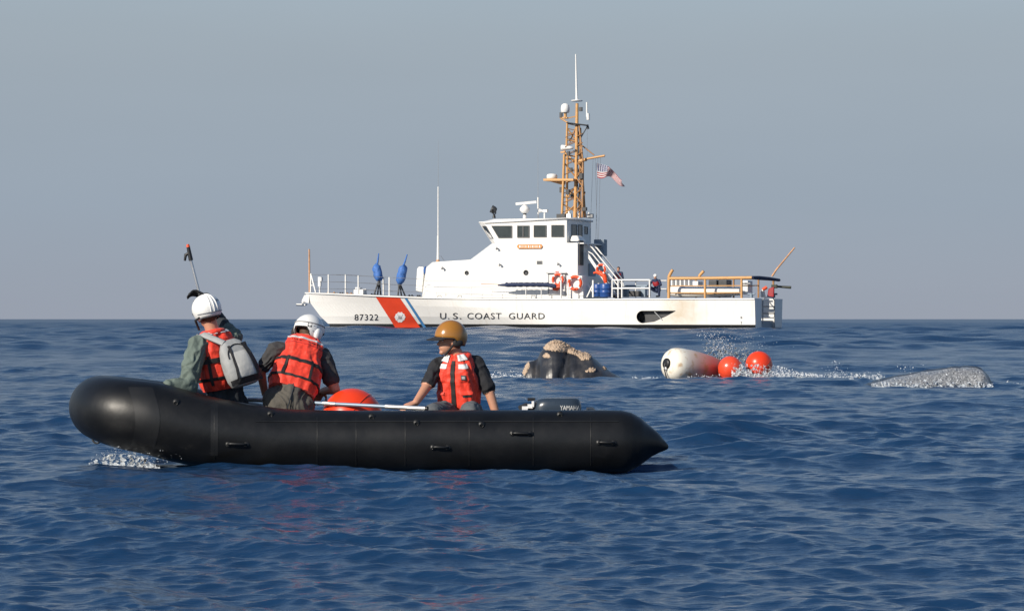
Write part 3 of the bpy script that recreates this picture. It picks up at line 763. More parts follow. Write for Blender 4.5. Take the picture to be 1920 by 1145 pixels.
post(1192, 525, 558, 2.0, .035)
for py in (525, 540.5):
    rl = MB().tube([P(1148,py,-1.9), P(1218.5,py-.3,-1.9)], .045, 8); part('aft_rail', rl, M_white)
    rl = MB().tube([P(1148,py+1,2.2), P(1250,py+1,2.2)], .03, 6); part('aft_rail', rl, M_white2)
apx = MB(); apx.tube([P(1112,525,-2.2), P(1112,557,-2.2)], .055, 8); apx.tube([P(1112,533,-2.2), P(1100.5,557,-2.2)], .045, 8); apx.tube([P(1102,533,-1.4), P(1112,548,-1.6)], .04, 8); part('davit_post', apx, M_white)
# low deck machinery glimpsed between the rails
for (x0, x1, y0, y1, Y, m_) in ((1170,1178,541,557,.4,M_bgrey),(1181,1200,545,556,.2,M_dark),(1203,1212,537,557,.6,M_bgrey),(1166,1216,534,538,.9,M_bgrey),(1150,1164,548,558,.3,M_dark),(1096,1120,540,557,.8,M_dark),(1104,1112,478,520,.9,M_bgrey)):
    a, b = P(x0,y1,Y), P(x1,y0,Y); mb = MB(); mb.box(((a.x+b.x)/2, Y, (a.z+b.z)/2), (b.x-a.x, .4, b.z-a.z)); bevel(part('deck_machinery', mb, m_), .03)

# ---- buff guard frame round the stern boat well
YG = -2.0
fr0 = part('guard_frame', MB().tube([P(1254,559,YG), P(1254,528,YG), P(1254.5,518,YG), P(1258,511,YG), P(1261.5,505.5,YG)], [.085,.085,.09,.09,.085], 10), M_tan)
def gbar(pts, r_, name='guard_rail', m=None): return part(name, MB().tube([P(*q) for q in pts], r_, 8), m or M_tan, fr0)
gbar([(1254,522,YG),(1330,521.5,YG),(1410,520.4,YG)], .085)
for px in (1322, 1390.5): gbar([(px,522,YG),(px,559,YG)], .065, 'guard_post')
gbar([(1311,522,1.6),(1312,516,1.6),(1319.5,508,1.6)], .085, 'guard_post')
gbar([(1254,521,1.6),(1330,521,1.6),(1420,521.5,1.6)], .07)
for px in (1305, 1349, 1375.5, 1422): gbar([(px,522,1.6),(px,558,1.6)], .055, 'guard_post', M_tand)
for py in (536, 549): gbar([(1256,py,YG+.05),(1391,py-.5,YG+.05)], .028)
gbar([(1391,536,YG),(1422,535,1.6)], .03)
gbar([(1450,521,1.9),(1450,556,1.9)], .06, 'guard_post', M_tand)
ab = MB().tube([P(1410,520.4,YG), P(1424,521,-1.0), P(1442,522.5,.8), P(1461,525,2.6)], [.09,.11,.1,.08], 8); part('stern_crossbar', ab, M_navy, fr0)
fst = MB().tube([P(1447.5,518,1.6), P(1456,505,1.6), P(1490,464,1.6)], [.055,.05,.04], 8); part('ensign_staff', fst, M_rust)
# stern notch: pipe rail, rungs, gate
XT = XS
def T(py, Y, dx=0.0): return Vector((XT+dx, Y, LZ(py, XT, Y)))
lp = MB(); yl, yr = -1.35, 1.0
lp.tube([T(606,-1.28,.03), T(563,-1.28,.03), T(558,-.95,.03), T(556.5,-.1,.03), T(558,.7,.03), T(563,.98,.03), T(614,.98,.03)], .035, 8); lpp = part('stern_ladder', lp, M_grey)
for py in (574.5, 587.5):
    mb = MB().tube([T(py,-1.28,.03), T(py,.98,.03)], .03, 6); part('rung', mb, M_dark, lpp)
gt = MB(); c = T(608, -.15, -.15); gt.box(c, (.08, 2.5, .42)); part('stern_gate', gt, M_bgrey)
for Y in (-2.3, 2.0):
    c = T(558, Y, -.3); mb = MB(); mb.tube([c, c+Vector((0,0,.25))], .09, 8); mb.tube([c+Vector((-.2,0,.2)), c+Vector((.2,0,.2))], .05, 8); part('mooring_bitt', mb, M_bgrey)
gg = MB(); gg.tube([P(1449,536.5,1.8), P(1483,538.8,1.8)], [.05,.075], 8); gg.box(P(1452,537,1.8), (.3,.2,.2)); part('stern_boom', gg, M_olive)

# ---- things aboard --------------------------------------------------------
# RHIB cradled in the well
rh = thing('cradled_boat', 'small white rigid inflatable cradled inside the buff stern frame of the cutter', 'boat', Mc @ P(1330,557,-.4), -TH)
def wpart(name, mb, m, parent): # ship-local verts -> world
    mb.v = [Mc @ v for v in mb.v]; return build(name, mb, m, parent)
tb = MB()
tb.tube([P(1388,546,-.95), P(1330,547,-.95), P(1275,547,-.95), P(1264,546,-.7), P(1260,545,-.1), P(1266,546,.5), P(1300,547,.75), P(1388,546,.75)], [.22,.28,.30,.30,.30,.30,.28,.22], 14)
wpart('tube', tb, M_ribw, rh)
mb = MB().tube([P(1262,549,-1.26), P(1330,550.5,-1.26), P(1387,549,-1.2)], .03, 6); wpart('rub_strake', mb, M_tan, rh)
for (x0, x1, y0, y1, m_, nm) in ((1333,1349,525,557,M_dark,'console'),(1351,1368,524.5,557,M_dark,'engine_cover'),(1393,1407,526,552,M_white2,'seat_locker'),(1303,1314,527,556,M_white2,'bow_locker')):
    a, b = P(x0,y1,-.1), P(x1,y0,-.1); mb = MB(); mb.box(((a.x+b.x)/2,-.1,(a.z+b.z)/2), (b.x-a.x,.9,b.z-a.z)); bevel(wpart(nm, mb, m_, rh), .05, 2)
for k in range(5):
    a = P(1262+8*k, 534, -.1); mb = MB().box(a+Vector((0,0,.05)), (.07,.5,.45)); wpart('canopy_slat', mb, M_white2, rh)
for px in (1395, 1402):
    a = P(px, 531, -.6); mb = MB().box(a, (.3,.04,.07)); wpart('grab_handle', mb, M_grey, rh)
ot = thing('covered_outboard', 'dark red covered outboard on the stern of the cutter', 'outboard motor', Mc @ P(1444,557,1.5), -TH)
mb = MB().hexa([P(1438,557,1.3), P(1451,557,1.3), P(1451,557,1.8), P(1438,557,1.8), P(1441,541,1.35), P(1452,537,1.35), P(1452,537,1.8), P(1441,541,1.8)]); bevel(wpart('cowl_cover', mb, M_darkred, ot), .06, 2)
mb = MB().hexa([P(1426,557,1.3), P(1436,557,1.3), P(1436,557,1.7), P(1426,557,1.7), P(1426,545,1.3), P(1432,540,1.3), P(1432,540,1.7), P(1426,545,1.7)]); bevel(wpart('padded_shroud', mb, M_ribw, ot), .05, 2)
mb = MB().tube([P(1430,543,1.25), P(1438,538,1.3)], .09, 8); wpart('strap', mb, M_ring, ot)

# covered deck guns
from mathutils import noise as mnoise
mn_ = mnoise.noise
def gun(label, tip, root, top, bot, w_, legs, Y):
    t_ = thing('covered_gun', label, 'gun', Mc @ P((legs[0][0]+legs[-1][0])/2, 555, Y), -TH, 'tarpaulin covered guns on the foredeck')
    c_ = MB(); a, b = P(*top, Y), P(*bot, Y); d = (b-a)
    prof = [(.06,-.05),(.12,.02),(.22,.10),(.26,.25),(.27,.45),(.29,.65),(.25,.82),(.13,.98),(.001,1.0)]
    c_.lathe([(r_*w_*.92, z*d.length) for r_, z in prof], a, d, 12)
    rg_ = random.Random(int(tip[0]))
    for v in c_.v: v += Vector((rg_.uniform(-.045,.045), rg_.uniform(-.05,.05), rg_.uniform(-.03,.03)))
    c_.ell(a.lerp(b, .55) + Vector((-.14 if tip[0] > 740 else .12, 0, -.05)), (.17,.16,.28), seg=12, rings=8)
    c_.v = [v + Vector((.05*mn_(v*5), .05*mn_(v*5+Vector((9,0,0))), .04*mn_(v*4))) for v in c_.v]
    wpart('tarpaulin', c_, M_tarp, t_)
    wpart('barrel_sleeve', MB().tube([P(*root, Y), P((root[0]+tip[0])/2+.4, (root[1]+tip[1])/2, Y), P(*tip, Y)], [.075,.055,.035], 8), M_tarp, t_)
    for i, (lx, ly) in enumerate(legs): wpart('leg', MB().tube([P(bot[0], bot[1]-4, Y), P(lx, ly, Y+(i-1)*.25)], .05, 6), M_dark, t_)
    wpart('pedestal', MB().tube([P(bot[0], bot[1]-6, Y), P(bot[0], bot[1]+8, Y)], .09, 8), M_dark, t_)
    return t_
gun('blue tarpaulin covered gun nearer the bow with muzzle pointing straight up', (710,475), (706.5,500), (705.5,496), (711,527), 1.0, ((701,553.5),(708,553.5),(714,553.5)), .9)
gun('blue tarpaulin covered gun nearer the wheelhouse with muzzle leaning towards it', (763.5,477), (754.5,503), (757,497), (749,533), 1.0, ((746,555.5),(753,555.5),(760,555.5)), -.9)

# life rings
def ring(label, px, py, Y, r_, ax, tail=False):
    c = P(px, py, Y); w_ = Mc @ c
    t_ = thing('life_ring', label, 'life ring', w_, -TH, 'orange life rings on the cutter')
    mb = MB(); n = 28; ax = Vector(ax).normalized(); u = Vector((0,0,1)); u = (u-ax*u.dot(ax)).normalized(); v = ax.cross(u)
    mb.tube([c + (u*math.cos(2*math.pi*k/n) + v*math.sin(2*math.pi*k/n))*r_ for k in range(n)], r_*.24, 10, closed=True)
    wpart('ring', mb, M_ring, t_)
    for q in range(4):
        a0_ = math.pi/4 + q*math.pi/2; sb = MB()
        sb.tube([c + (u*math.cos(a0_+d) + v*math.sin(a0_+d))*r_ for d in (-.13, 0, .13)], r_*.26, 10); wpart('band', sb, M_crest, t_)
    mb = MB(); m2 = 40
    mb.tube([c + (u*math.cos(2*math.pi*k/m2) + v*math.sin(2*math.pi*k/m2))*r_*(1.27+.06*math.cos(8*math.pi*k/m2)) - ax*.0 for k in range(m2)], .012, 4, closed=True); wpart('grab_line', mb, M_crest, t_)
    return t_
ring('orange life ring hanging over the side door of the deckhouse', 1046, 524, -YS-.2, .29, (0,1,0))
ring('orange life ring with white panel at the aft corner of the deckhouse', 1078, 530.5, -YS-.2, .35, (0,1,0))
ring('orange life ring slung high on the ladder rail above the drums', 1127, 505, -1.35, .26, (.2,1,0))
rc = thing('rescue_line_bag', 'red rescue line bag hanging below the life ring beside the side door', 'line bag', Mc @ P(1047,540,-YS-.2), -TH)
wpart('bag', MB().tube([P(1051,528,-YS-.2), P(1050,536,-YS-.2), P(1044,541,-YS-.2), P(1037,541,-YS-.2)], [.08,.13,.13,.09], 10), M_ring, rc)
wpart('drawstring', MB().tube([P(1051,528,-YS-.2), P(1050,520,-YS-.18)], .02, 5), M_dark, rc)
sp_ = thing('spare_flotation', 'orange flotation collar stuffed under the ladder behind the drums', 'float', Mc @ P(1134,525,-1.3), -TH)
wpart('collar', MB().tube([P(1119,510,-1.3), P(1126,512,-1.3), P(1133,517,-1.35), P(1136,530,-1.3)], [.1,.13,.14,.1], 10), M_ring, sp_)
wpart('strap', MB().tube([P(1113,512,-1.3), P(1119,510,-1.3)], .06, 6), M_ring, sp_)
# drums
def drum(label, px, py, Y, r_, h):
    b = P(px, py, Y); t_ = thing('plastic_drum', label, 'drum', Mc @ b, -TH, 'blue drums on the aft deck')
    wpart('body', MB().lathe([(.001,0),(r_*.95,0),(r_,.04),(r_,h*.32),(r_*1.05,h*.34),(r_*1.05,h*.38),(r_,h*.4),(r_,h*.62),(r_*1.05,h*.64),(r_*1.05,h*.68),(r_,h*.7),(r_,h-.05),(r_*.94,h),(.001,h-.01)], b, (0,0,1), 20), M_drum, t_)
    wpart('lid', MB().lathe([(.06,0),(.06,.03),(.001,.03)], b+Vector((.1,-.1,h)), (0,0,1), 10), M_white2, t_)
drum('larger blue plastic drum standing below the ladder rail of the cutter', 1135, 557, -1.75, .31, .74)
drum('smaller blue plastic drum partly hidden beside the white davit post', 1120.5, 556, -1.2, .26, .7)
# lashed bundle
bd = thing('lashed_bundle', 'long dark blue canvas bundle lashed along the side rail of the deckhouse', 'bundle', Mc @ P(990,537,edgeY(990)), -TH)
mb = MB(); pts = []; rd_ = []
for k in range(40):
    t = k/39; px = 934 + 108*t; pts.append(P(px, 534.5 - 1.2*math.sin(t*3) + (2.5*max(0, t-.85)/.15), edgeY(px))); rd_.append(.04 + .085*min(1, t*5)*(.72+.28*abs(math.sin(t*9*math.pi))))
mb.tube(pts, rd_, 10); wpart('canvas', mb, M_navy, bd)
for k in range(9):
    px = 950 + 9.6*k; c = P(px, 531.4, edgeY(px)); wpart('lashing_knot', MB().ell(c, (.09,.09,.07), seg=8, rings=6), M_navy, bd)
wpart('boat_hook_handle', MB().tube([P(902,532,edgeY(902)), P(946,533.5,edgeY(946))], .018, 6), M_rust, bd)
# flag
fl = thing('ensign', 'striped red and white ensign with blue canton flying from the yardarm', 'flag', Mc @ P(1118,322,0), -TH)
NUf, NVf = 40, 24; G = []
for j in range(NVf+1):
    row = []; v = j/NVf
    for i in range(NUf+1):
        u = i/NUf
        px = 1118 + 50.0*u + 2.0*v; top = 305.5 + 14*u + 20*u*u*.75 - 5*math.sin(u*5.5)*u
        hgt = 27*(1-.62*u) + 3*math.sin(u*9)
        row.append(P(px + 3*math.sin(v*3+u*4)*u, top + hgt*v, .22*math.sin(u*11 + v*1.6)*(.3+u)))
    G.append(row)
mb = MB().grid(G); mb.v = [Mc @ v for v in mb.v]
fme = mesh_of('flag_cloth', mb, ROOT[fl.name].inverted())
uvl = fme.uv_layers.new(name='UVMap')
for lp_ in fme.loops:
    vi = lp_.vertex_index; uvl.data[lp_.index].uv = ((vi % (NUf+1))/NUf, 1-(vi//(NUf+1))/NVf)
fm = bpy.data.materials.new('flag_cloth'); fm.use_nodes = True; n, l = fm.node_tree.nodes, fm.node_tree.links
uvn = n.new('ShaderNodeUVMap'); sx_ = n.new('ShaderNodeSeparateXYZ'); l.new(uvn.outputs[0], sx_.inputs[0])
def mnode(op, a, b=None):
    q = n.new('ShaderNodeMath'); q.operation = op
    for i, x in enumerate((a, b)):
        if x is None: continue
        if isinstance(x, (int, float)): q.inputs[i].default_value = x
        else: l.new(x, q.inputs[i])
    return q.outputs[0]
st_ = mnode('LESS_THAN', mnode('MODULO', mnode('MULTIPLY', sx_.outputs[1], 13), 2), 1)
can = mnode('MULTIPLY', mnode('LESS_THAN', sx_.outputs[0], .4), mnode('GREATER_THAN', sx_.outputs[1], .4615))
def mixc(f, a, b):
    q = n.new('ShaderNodeMix'); q.data_type = 'RGBA'; l.new(f, q.inputs[0])
    for i, x in ((6, a), (7, b)):
        if isinstance(x, tuple): q.inputs[i].default_value = x
        else: l.new(x, q.inputs[i])
    return q.outputs[2]
# rows of stars as small dots
su = mnode('SUBTRACT', mnode('FRACT', mnode('MULTIPLY', sx_.outputs[0], 15)), .5); sv = mnode('SUBTRACT', mnode('FRACT', mnode('MULTIPLY', sx_.outputs[1], 16.7)), .5)
star = mnode('LESS_THAN', mnode('ADD', mnode('MULTIPLY', su, su), mnode('MULTIPLY', sv, sv)), .08)
c_ = mixc(can, mixc(st_, (.52,.51,.51,1), (.27,.014,.028,1)), mixc(star, (.02,.03,.12,1), (.75,.75,.75,1)))
l.new(c_, n['Principled BSDF'].inputs['Base Color']); n['Principled BSDF'].inputs['Roughness'].default_value = .8
link('flag_cloth', fme, fm, fl)
# ------------------------------------------------------------------ the black inflatable
M_rubber = mat('black_rubber', (.0055,.0058,.0062), .40, var=.3, scale=3, dirt=((.016,.016,.016), .5, 5.0), spec=.40, bump=.10, bscale=9, rvar=.12)
M_rubber2 = mat('black_rubber_patch', (.008,.0085,.009), .45, var=.2)
M_fabricg = mat('grey_boat_fabric', (.10,.10,.105), .6, var=.2)
M_floor = mat('boat_floor_grey', (.05,.055,.06), .7)
M_cowl = mat('outboard_cowl_navy', (.028,.042,.062), .28, var=.08, spec=.5)
M_alu = mat('aluminium_tube', (.55,.56,.57), .35, metal=.7, var=.1)
M_alub = mat('blue_grey_tube', (.20,.26,.33), .4, metal=.3)
M_obuoy = mat('orange_float_vinyl', (.78,.050,.012), .32, var=.06, dirt=((.85,.16,.02), .5, 3.0))
DN = 19.45                                  # distance of the near tube's centre line
boat = thing('inflatable_boat', 'black rubber inflatable boat with raised bow and pointed tube ends', 'boat', (at(690,830,20.1).x, 20.1, 0))
RT = .272
path = []
# near side, from the pointed end at the right to the bow at the left
near = [(1253,838,.012),(1240,835,.06),(1222,831,.125),(1200,829,.205),(1182,828,.25),(1165,828,.268),(1120,828,RT),(1000,828,RT),(850,828,RT),(700,829,RT),(600,828,RT),(540,827,.276),(480,822,.284),(430,816,.296),(380,808,.306),(330,796,.312),(285,784,.312)]
BO = .055                                   # the far side rides lower, the crew's weight is on it
np_ = [at(a, b, DN) for a, b, r_ in near]; nr_ = [r_ for _, _, r_ in near]
far = [Vector((p.x, p.y + 1.36, p.z - BO)) for p in np_]
x_end = at(135, 757, DN+.68).x + RT
a0 = np_[-1]; z_end = at(190, 757, DN+.5).z
bow = []
for k in range(1, 14):
    t = math.pi * k/14
    bow.append(Vector((a0.x - (a0.x - x_end)*math.sin(t)**.75, DN + .68 - .68*math.cos(t), a0.z + (z_end - a0.z)*math.sin(t)**.8 - BO*k/14)))
pts = np_ + bow + far[::-1]
rad = nr_ + [RT + .04*(1-math.sin(math.pi*k/14)) for k in range(1, 14)] + nr_[::-1]
# densify with a smooth curve
def catmull(P_, R_, n=3):
    out, ro = [], []
    for i in range(len(P_)-1):
        p0, p1, p2, p3 = P_[max(i-1,0)], P_[i], P_[i+1], P_[min(i+2, len(P_)-1)]
        for k in range(n):
            t = k/n
            out.append(.5*((2*p1) + (p2-p0)*t + (2*p0-5*p1+4*p2-p3)*t*t + (3*p1-p0-3*p2+p3)*t**3)); ro.append(R_[i]+(R_[i+1]-R_[i])*t)
    return out + [P_[-1]], ro + [R_[-1]]
cp, cr_ = catmull(pts, rad, 4)
tbm = MB().tube(cp, cr_, 40)
tube = build('buoyancy_tube', tbm, M_rubber, boat)
TBV = BVHTree.FromPolygons(tbm.v, tbm.f)
def on_tube(px, py, off=0.0):
    o_ = Vector((0,0,H)); d = (at(px,py,20)-o_).normalized(); loc, nor, i_, ds = TBV.ray_cast(o_, d)
    if loc is None: return at(px, py, DN)
    if nor.dot(d) > 0: nor = -nor
    return loc + nor*off
def seam(pp, r_=.004, name='seam', m=None):
    return build(name, MB().tube([on_tube(a, b, .001) for a, b in pp], r_, 5), m or M_rubber2, tube)
def col(x, y0, y1, lean=0, n=9): return [(x + lean*k/(n-1), y0+(y1-y0)*k/(n-1)) for k in range(n)]
for x in (402, 595, 668, 760, 880, 1000, 1108): seam(col(x, 772 if x > 450 else 752, 872))
seam([(x, 790) for x in range(480, 1180, 20)], .006, 'rub_strake')
for x in (402,):
    build('seam_tape', MB().grid([[on_tube(x-7+3.5*k, (774 if x > 450 else 756)+(872-774)*i/11, .0025) for k in range(5)] for i in range(12)]), M_rubber2, tube)
# reinforcement patch over the bow
G = []
for i in range(10):
    G.append([on_tube(240 + 46*k/6 + 14*math.sin(i/9*3), 726 + 118*i/9, .004) for k in range(7)])
build('bow_patch', MB().grid(G), M_rubber2, tube)
def handle(px, py, w_=26):
    a, b = on_tube(px-w_/2, py, .0), on_tube(px+w_/2, py+1, .0); n_ = Vector((0,-1,.15))
    h = MB().tube([a, a+n_*.022, a.lerp(b,.2)+n_*.032, a.lerp(b,.8)+n_*.032, b+n_*.022, b], [.008,.010,.012,.012,.010,.008], 8)
    for q in (a, b): h.lathe([(.026,0),(.025,.005),(.001,.006)], q+n_*.0, n_, 14)
    build('grab_handle', h, M_rubber2, boat)
for px, py in ((445,832),(826,838),(978,812),(1137,829)): handle(px, py, 34 if px in (445,978) else 28)
def dring(px, py):
    c = on_tube(px, py, .004); h = MB().lathe([(.028,0),(.026,.006),(.001,.007)], c, (0,-1,.3), 14)
    n = 12; cc = c + Vector((0,-.02,-.012))
    h.tube([cc + Vector((.016*math.cos(2*math.pi*k/n), .004, .016*math.sin(2*math.pi*k/n))) for k in range(n)], .004, 6, closed=True)
    build('lashing_ring', h, M_rubber2, boat)
for px, py in ((507,776),(697,781),(781,792),(903,795),(1050,777),(330,753)): dring(px, py)
# towing eye under the bow
c = at(181, 820, DN+.45); n = 16
te = MB().tube([c + Vector((.038*math.cos(2*math.pi*k/n), .01, .05*math.sin(2*math.pi*k/n))) for k in range(n)], .009, 8, closed=True)
te.tube([c+Vector((0,0,.05)), c+Vector((.05,.1,.14))], .014, 8); build('towing_eye', te, M_dark, boat)
# fabric keel between the tubes and the floor
keel_px = [(150,790),(178,813),(205,829),(240,845),(300,862),(360,874),(430,886),(520,897),(620,905)]
def lerp_px(tab, x):
    for (a, b), (c, d) in zip(tab, tab[1:]):
        if x <= c: return b + (d-b)*(x-a)/(c-a)
    return tab[-1][1]
def tube_c(x):                              # centre line height of the near tube at world x
    best = min(cp[:len(np_)*4+8], key=lambda q: abs(q.x-x)); return best
kl = []
for t in np.linspace(0, 1, 26):
    px = 168 + (610-168)*t; zk = at(px, lerp_px(keel_px, px), DN+.45).z; xw_ = at(px, 800, DN+.45).x; row = []
    tc_ = tube_c(xw_); edge = max(0.0, min(1.0, (px-176)/90.0))**.5
    y0, z0 = DN+.62-.66*edge, min(tc_.z-.235, at(px, lerp_px(keel_px, px)-14, DN+.45).z+.02)
    for s_ in np.linspace(0, 1, 15):
        k_ = 1-abs(s_*2-1); y = y0 + (2*(DN+.68-y0))*s_; row.append(Vector((xw_, y, z0 + (zk-z0)*k_**.7)))
    kl.append(row)
build('keel_fabric', MB().grid(kl), M_rubber, boat)
fl_ = MB(); x0, x1 = at(330,800,20.1).x, at(1110,800,20.1).x
fl_.box(((x0+x1)/2, DN+.68, .085), (x1-x0, 1.2, .04)); build('floorboard', fl_, M_floor, boat)
tr_ = MB(); tr_.box((x1, DN+.68, .24), (.06, 1.1, .46)); build('transom', tr_, M_floor, boat)

# ---- outboard
om = thing('outboard_motor', 'navy outboard motor with white lettering clamped to the inflatable boat', 'outboard motor', (x1, 20.13, 0))
DO = 20.13
def superloft(rings, n=28, e=3.0):
    """rings: (centre, u, v, hu, hv) -> grid rows"""
    G = []
    for c, u, v, hu, hv in rings:
        row = []
        for k in range(n):
            t = 2*math.pi*k/n; ct, st = math.cos(t), math.sin(t)
            row.append(Vector(c) + Vector(u)*hu*math.copysign(abs(ct)**(2/e), ct) + Vector(v)*hv*math.copysign(abs(st)**(2/e), st))
        G.append(row)
    return G
def closed_loft(rings, n=28, e=3.0, m=0):
    G = superloft(rings, n, e); mb = MB().grid(G, m, True, wrap=True)
    mb.add(G[0], [list(range(n))[::-1]], m, True); mb.add(G[-1], [list(range(n))], m, True); return mb
ux, uy = Vector((1,0,0)), Vector((0,1,0))
rg_ = []
for py, l, r_, hw in ((800,1008,1083,.12),(785,1000,1088,.155),(772,997,1090,.165),(760,999,1090,.165),(752,1003,1088,.160),(747.5,1009,1086,.145),(745.6,1018,1080,.11)):
    a, b = at(l, py, DO), at(r_, py, DO); rg_.append(((a+b)/2, ux, uy, (b.x-a.x)/2, hw))
cw = build('cowling', closed_loft(rg_, 32, 3.4), M_cowl, om)
cvm = MB(); G_ = superloft(rg_, 32, 3.4); cvm.grid(G_, wrap=True); CWB = BVHTree.FromPolygons(cvm.v, cvm.f)
def on_cowl(px, py, off=.003):
    o_ = Vector((0,0,H)); d = (at(px,py,20)-o_).normalized(); loc, nor, i_, ds = CWB.ray_cast(o_, d)
    return (loc if loc is not None else at(px,py,DO-.16)) - d*off
tm = text_on('t', 'YAMAHA', 1050, 1087.5, 759.8, 768.4, None, None, on_cowl, 1.0)
build('lettering', tm, mat('decal_white', (.70,.70,.68), .5), cw)
build('cowl_band', MB().tube([on_cowl(x, 771.5, .002) for x in range(998, 1090, 6)], .004, 5), M_dark, cw)
lg = closed_loft([(at(1046,800,DO), ux, uy, .11, .09), (at(1050,830,DO), ux, uy, .09, .06), (at(1052,880,DO), ux, uy, .08, .045), (at(1052,900,DO), ux, uy, .08, .04)], 20)
build('drive_leg', lg, M_cowl, om)
tl = MB().tube([at(1003,766,DO), at(985,760,DO), at(975,764,DO-.05)], [.03,.025,.022], 8); build('tiller_arm', tl, M_dark, om)
tl = MB(); tl.box(at(997,747.8,DO-.02), (.06,.07,.022)); tl.tube([at(1000,748,DO), at(989,748.5,DO)], .014, 6); build('tilt_lever', tl, M_black, om)
mb = MB(); mb.box(at(994,761,DO-.1), (.045,.05,.035)); mb.box(at(984,764.5,DO-.1), (.05,.04,.03)); mb.box(at(999,757,DO-.12), (.02,.03,.05)); build('fuel_fitting', mb, M_crest, om)
mb = MB().box(at(1020,815,DO), (.16,.24,.22)); build('clamp_bracket', mb, M_dark, om)

# ---- loose pole and float in the boat
po = thing('boat_hook', 'long grey aluminium boat hook lying along the inflatable past the orange float', 'boat hook', at(640,760,19.85))
pa, pb_ = at(466,748.5,20.2), at(798,765.5,19.52)
build('shaft', MB().tube([pa, pb_], .0165, 12), M_alub, po)
for t0, t1 in ((.0,.09),(.43,.50),(.78,1.0)): build('sleeve', MB().tube([pa.lerp(pb_,t0), pa.lerp(pb_,t1)], .0195, 12), M_alu, po)
build('end_cap', MB().tube([pb_, pb_+(pb_-pa).normalized()*.02], .021, 12), M_black, po)
def float_ball(name, label, c, r_, group, axis=(0,.2,1), m=None, ribs=True):
    t_ = thing(name, label, 'buoy', Vector(c)-Vector((0,0,r_)), 0, group)
    ax = Vector(axis).normalized()
    prof = [(r_*math.sin(math.pi*k/24), -r_*math.cos(math.pi*k/24)) for k in range(25)]
    prof = prof[:-2] + [(r_*.13, r_*1.0), (r_*.12, r_*1.12), (.001, r_*1.13)]
    b_ = build('float_body', MB().lathe(prof, c, ax, 36), m or M_obuoy, t_)
    e_ = Vector(c) + ax*r_*1.08; n = 14; s = ax.orthogonal().normalized()
    build('rope_eye', MB().tube([e_ + ax*(.05+.045*math.cos(2*math.pi*k/n)) + s*.045*math.sin(2*math.pi*k/n) for k in range(n)], .014, 8, closed=True), M_black, b_)
    q = ax.cross(s)
    build('moulded_seam', MB().tube([Vector(c) + (s*math.cos(2*math.pi*k/40)+q*math.sin(2*math.pi*k/40))*r_*1.001 for k in range(40)], .005, 5, closed=True), m or M_obuoy, b_)
    return t_
float_ball('ball_float', 'big orange ball float lying inside the inflatable beside the crouching man', at(660,786,20.08), .275, 'orange ball floats', axis=(.75,-.1,-.55))
# ------------------------------------------------------------------ people
M_skin = mat('skin', (.50,.25,.16), .5, var=.08, scale=12)
M_hair = mat('brown_hair', (.07,.035,.018), .7, var=.3, scale=60)
M_vest = mat('vest_orange', (.76,.042,.016), .62, var=.12, scale=14, bump=.35, bscale=26, sheen=.2)
M_web = mat('black_webbing', (.012,.012,.013), .7)
M_refl = mat('reflective_tape', (.62,.63,.63), .35, var=.12, scale=30, bump=.3, bscale=60)
M_shell_w = mat('white_helmet', (.80,.80,.78), .3, var=.04, spec=.5)
M_shell_b = mat('bronze_helmet', (.36,.155,.022), .24, var=.05, spec=.6, coat=.4)
M_pad = mat('helmet_padding', (.02,.02,.022), .8)
M_shirt_b = mat('black_shirt', (.013,.014,.018), .85, var=.3, scale=10, bump=.5, bscale=22)
M_shirt_g = mat('charcoal_shirt', (.042,.042,.044), .85, var=.25, scale=10, bump=.5, bscale=22)
M_jacket = mat('grey_green_jacket', (.115,.150,.130), .8, var=.2, scale=9, bump=.9, bscale=14)
M_pant_d = mat('dark_trousers', (.022,.028,.036), .85, var=.3, bump=.5, bscale=16)
M_pant_k = mat('brown_grey_trousers', (.085,.078,.066), .85, var=.15, bump=.6, bscale=13)
M_pant_g = mat('grey_trousers', (.09,.10,.11), .85, var=.15, bump=.5, bscale=16)
M_glove = mat('black_glove', (.012,.012,.013), .6, bump=.4)
M_boot2 = mat('black_boots', (.015,.015,.015), .5)

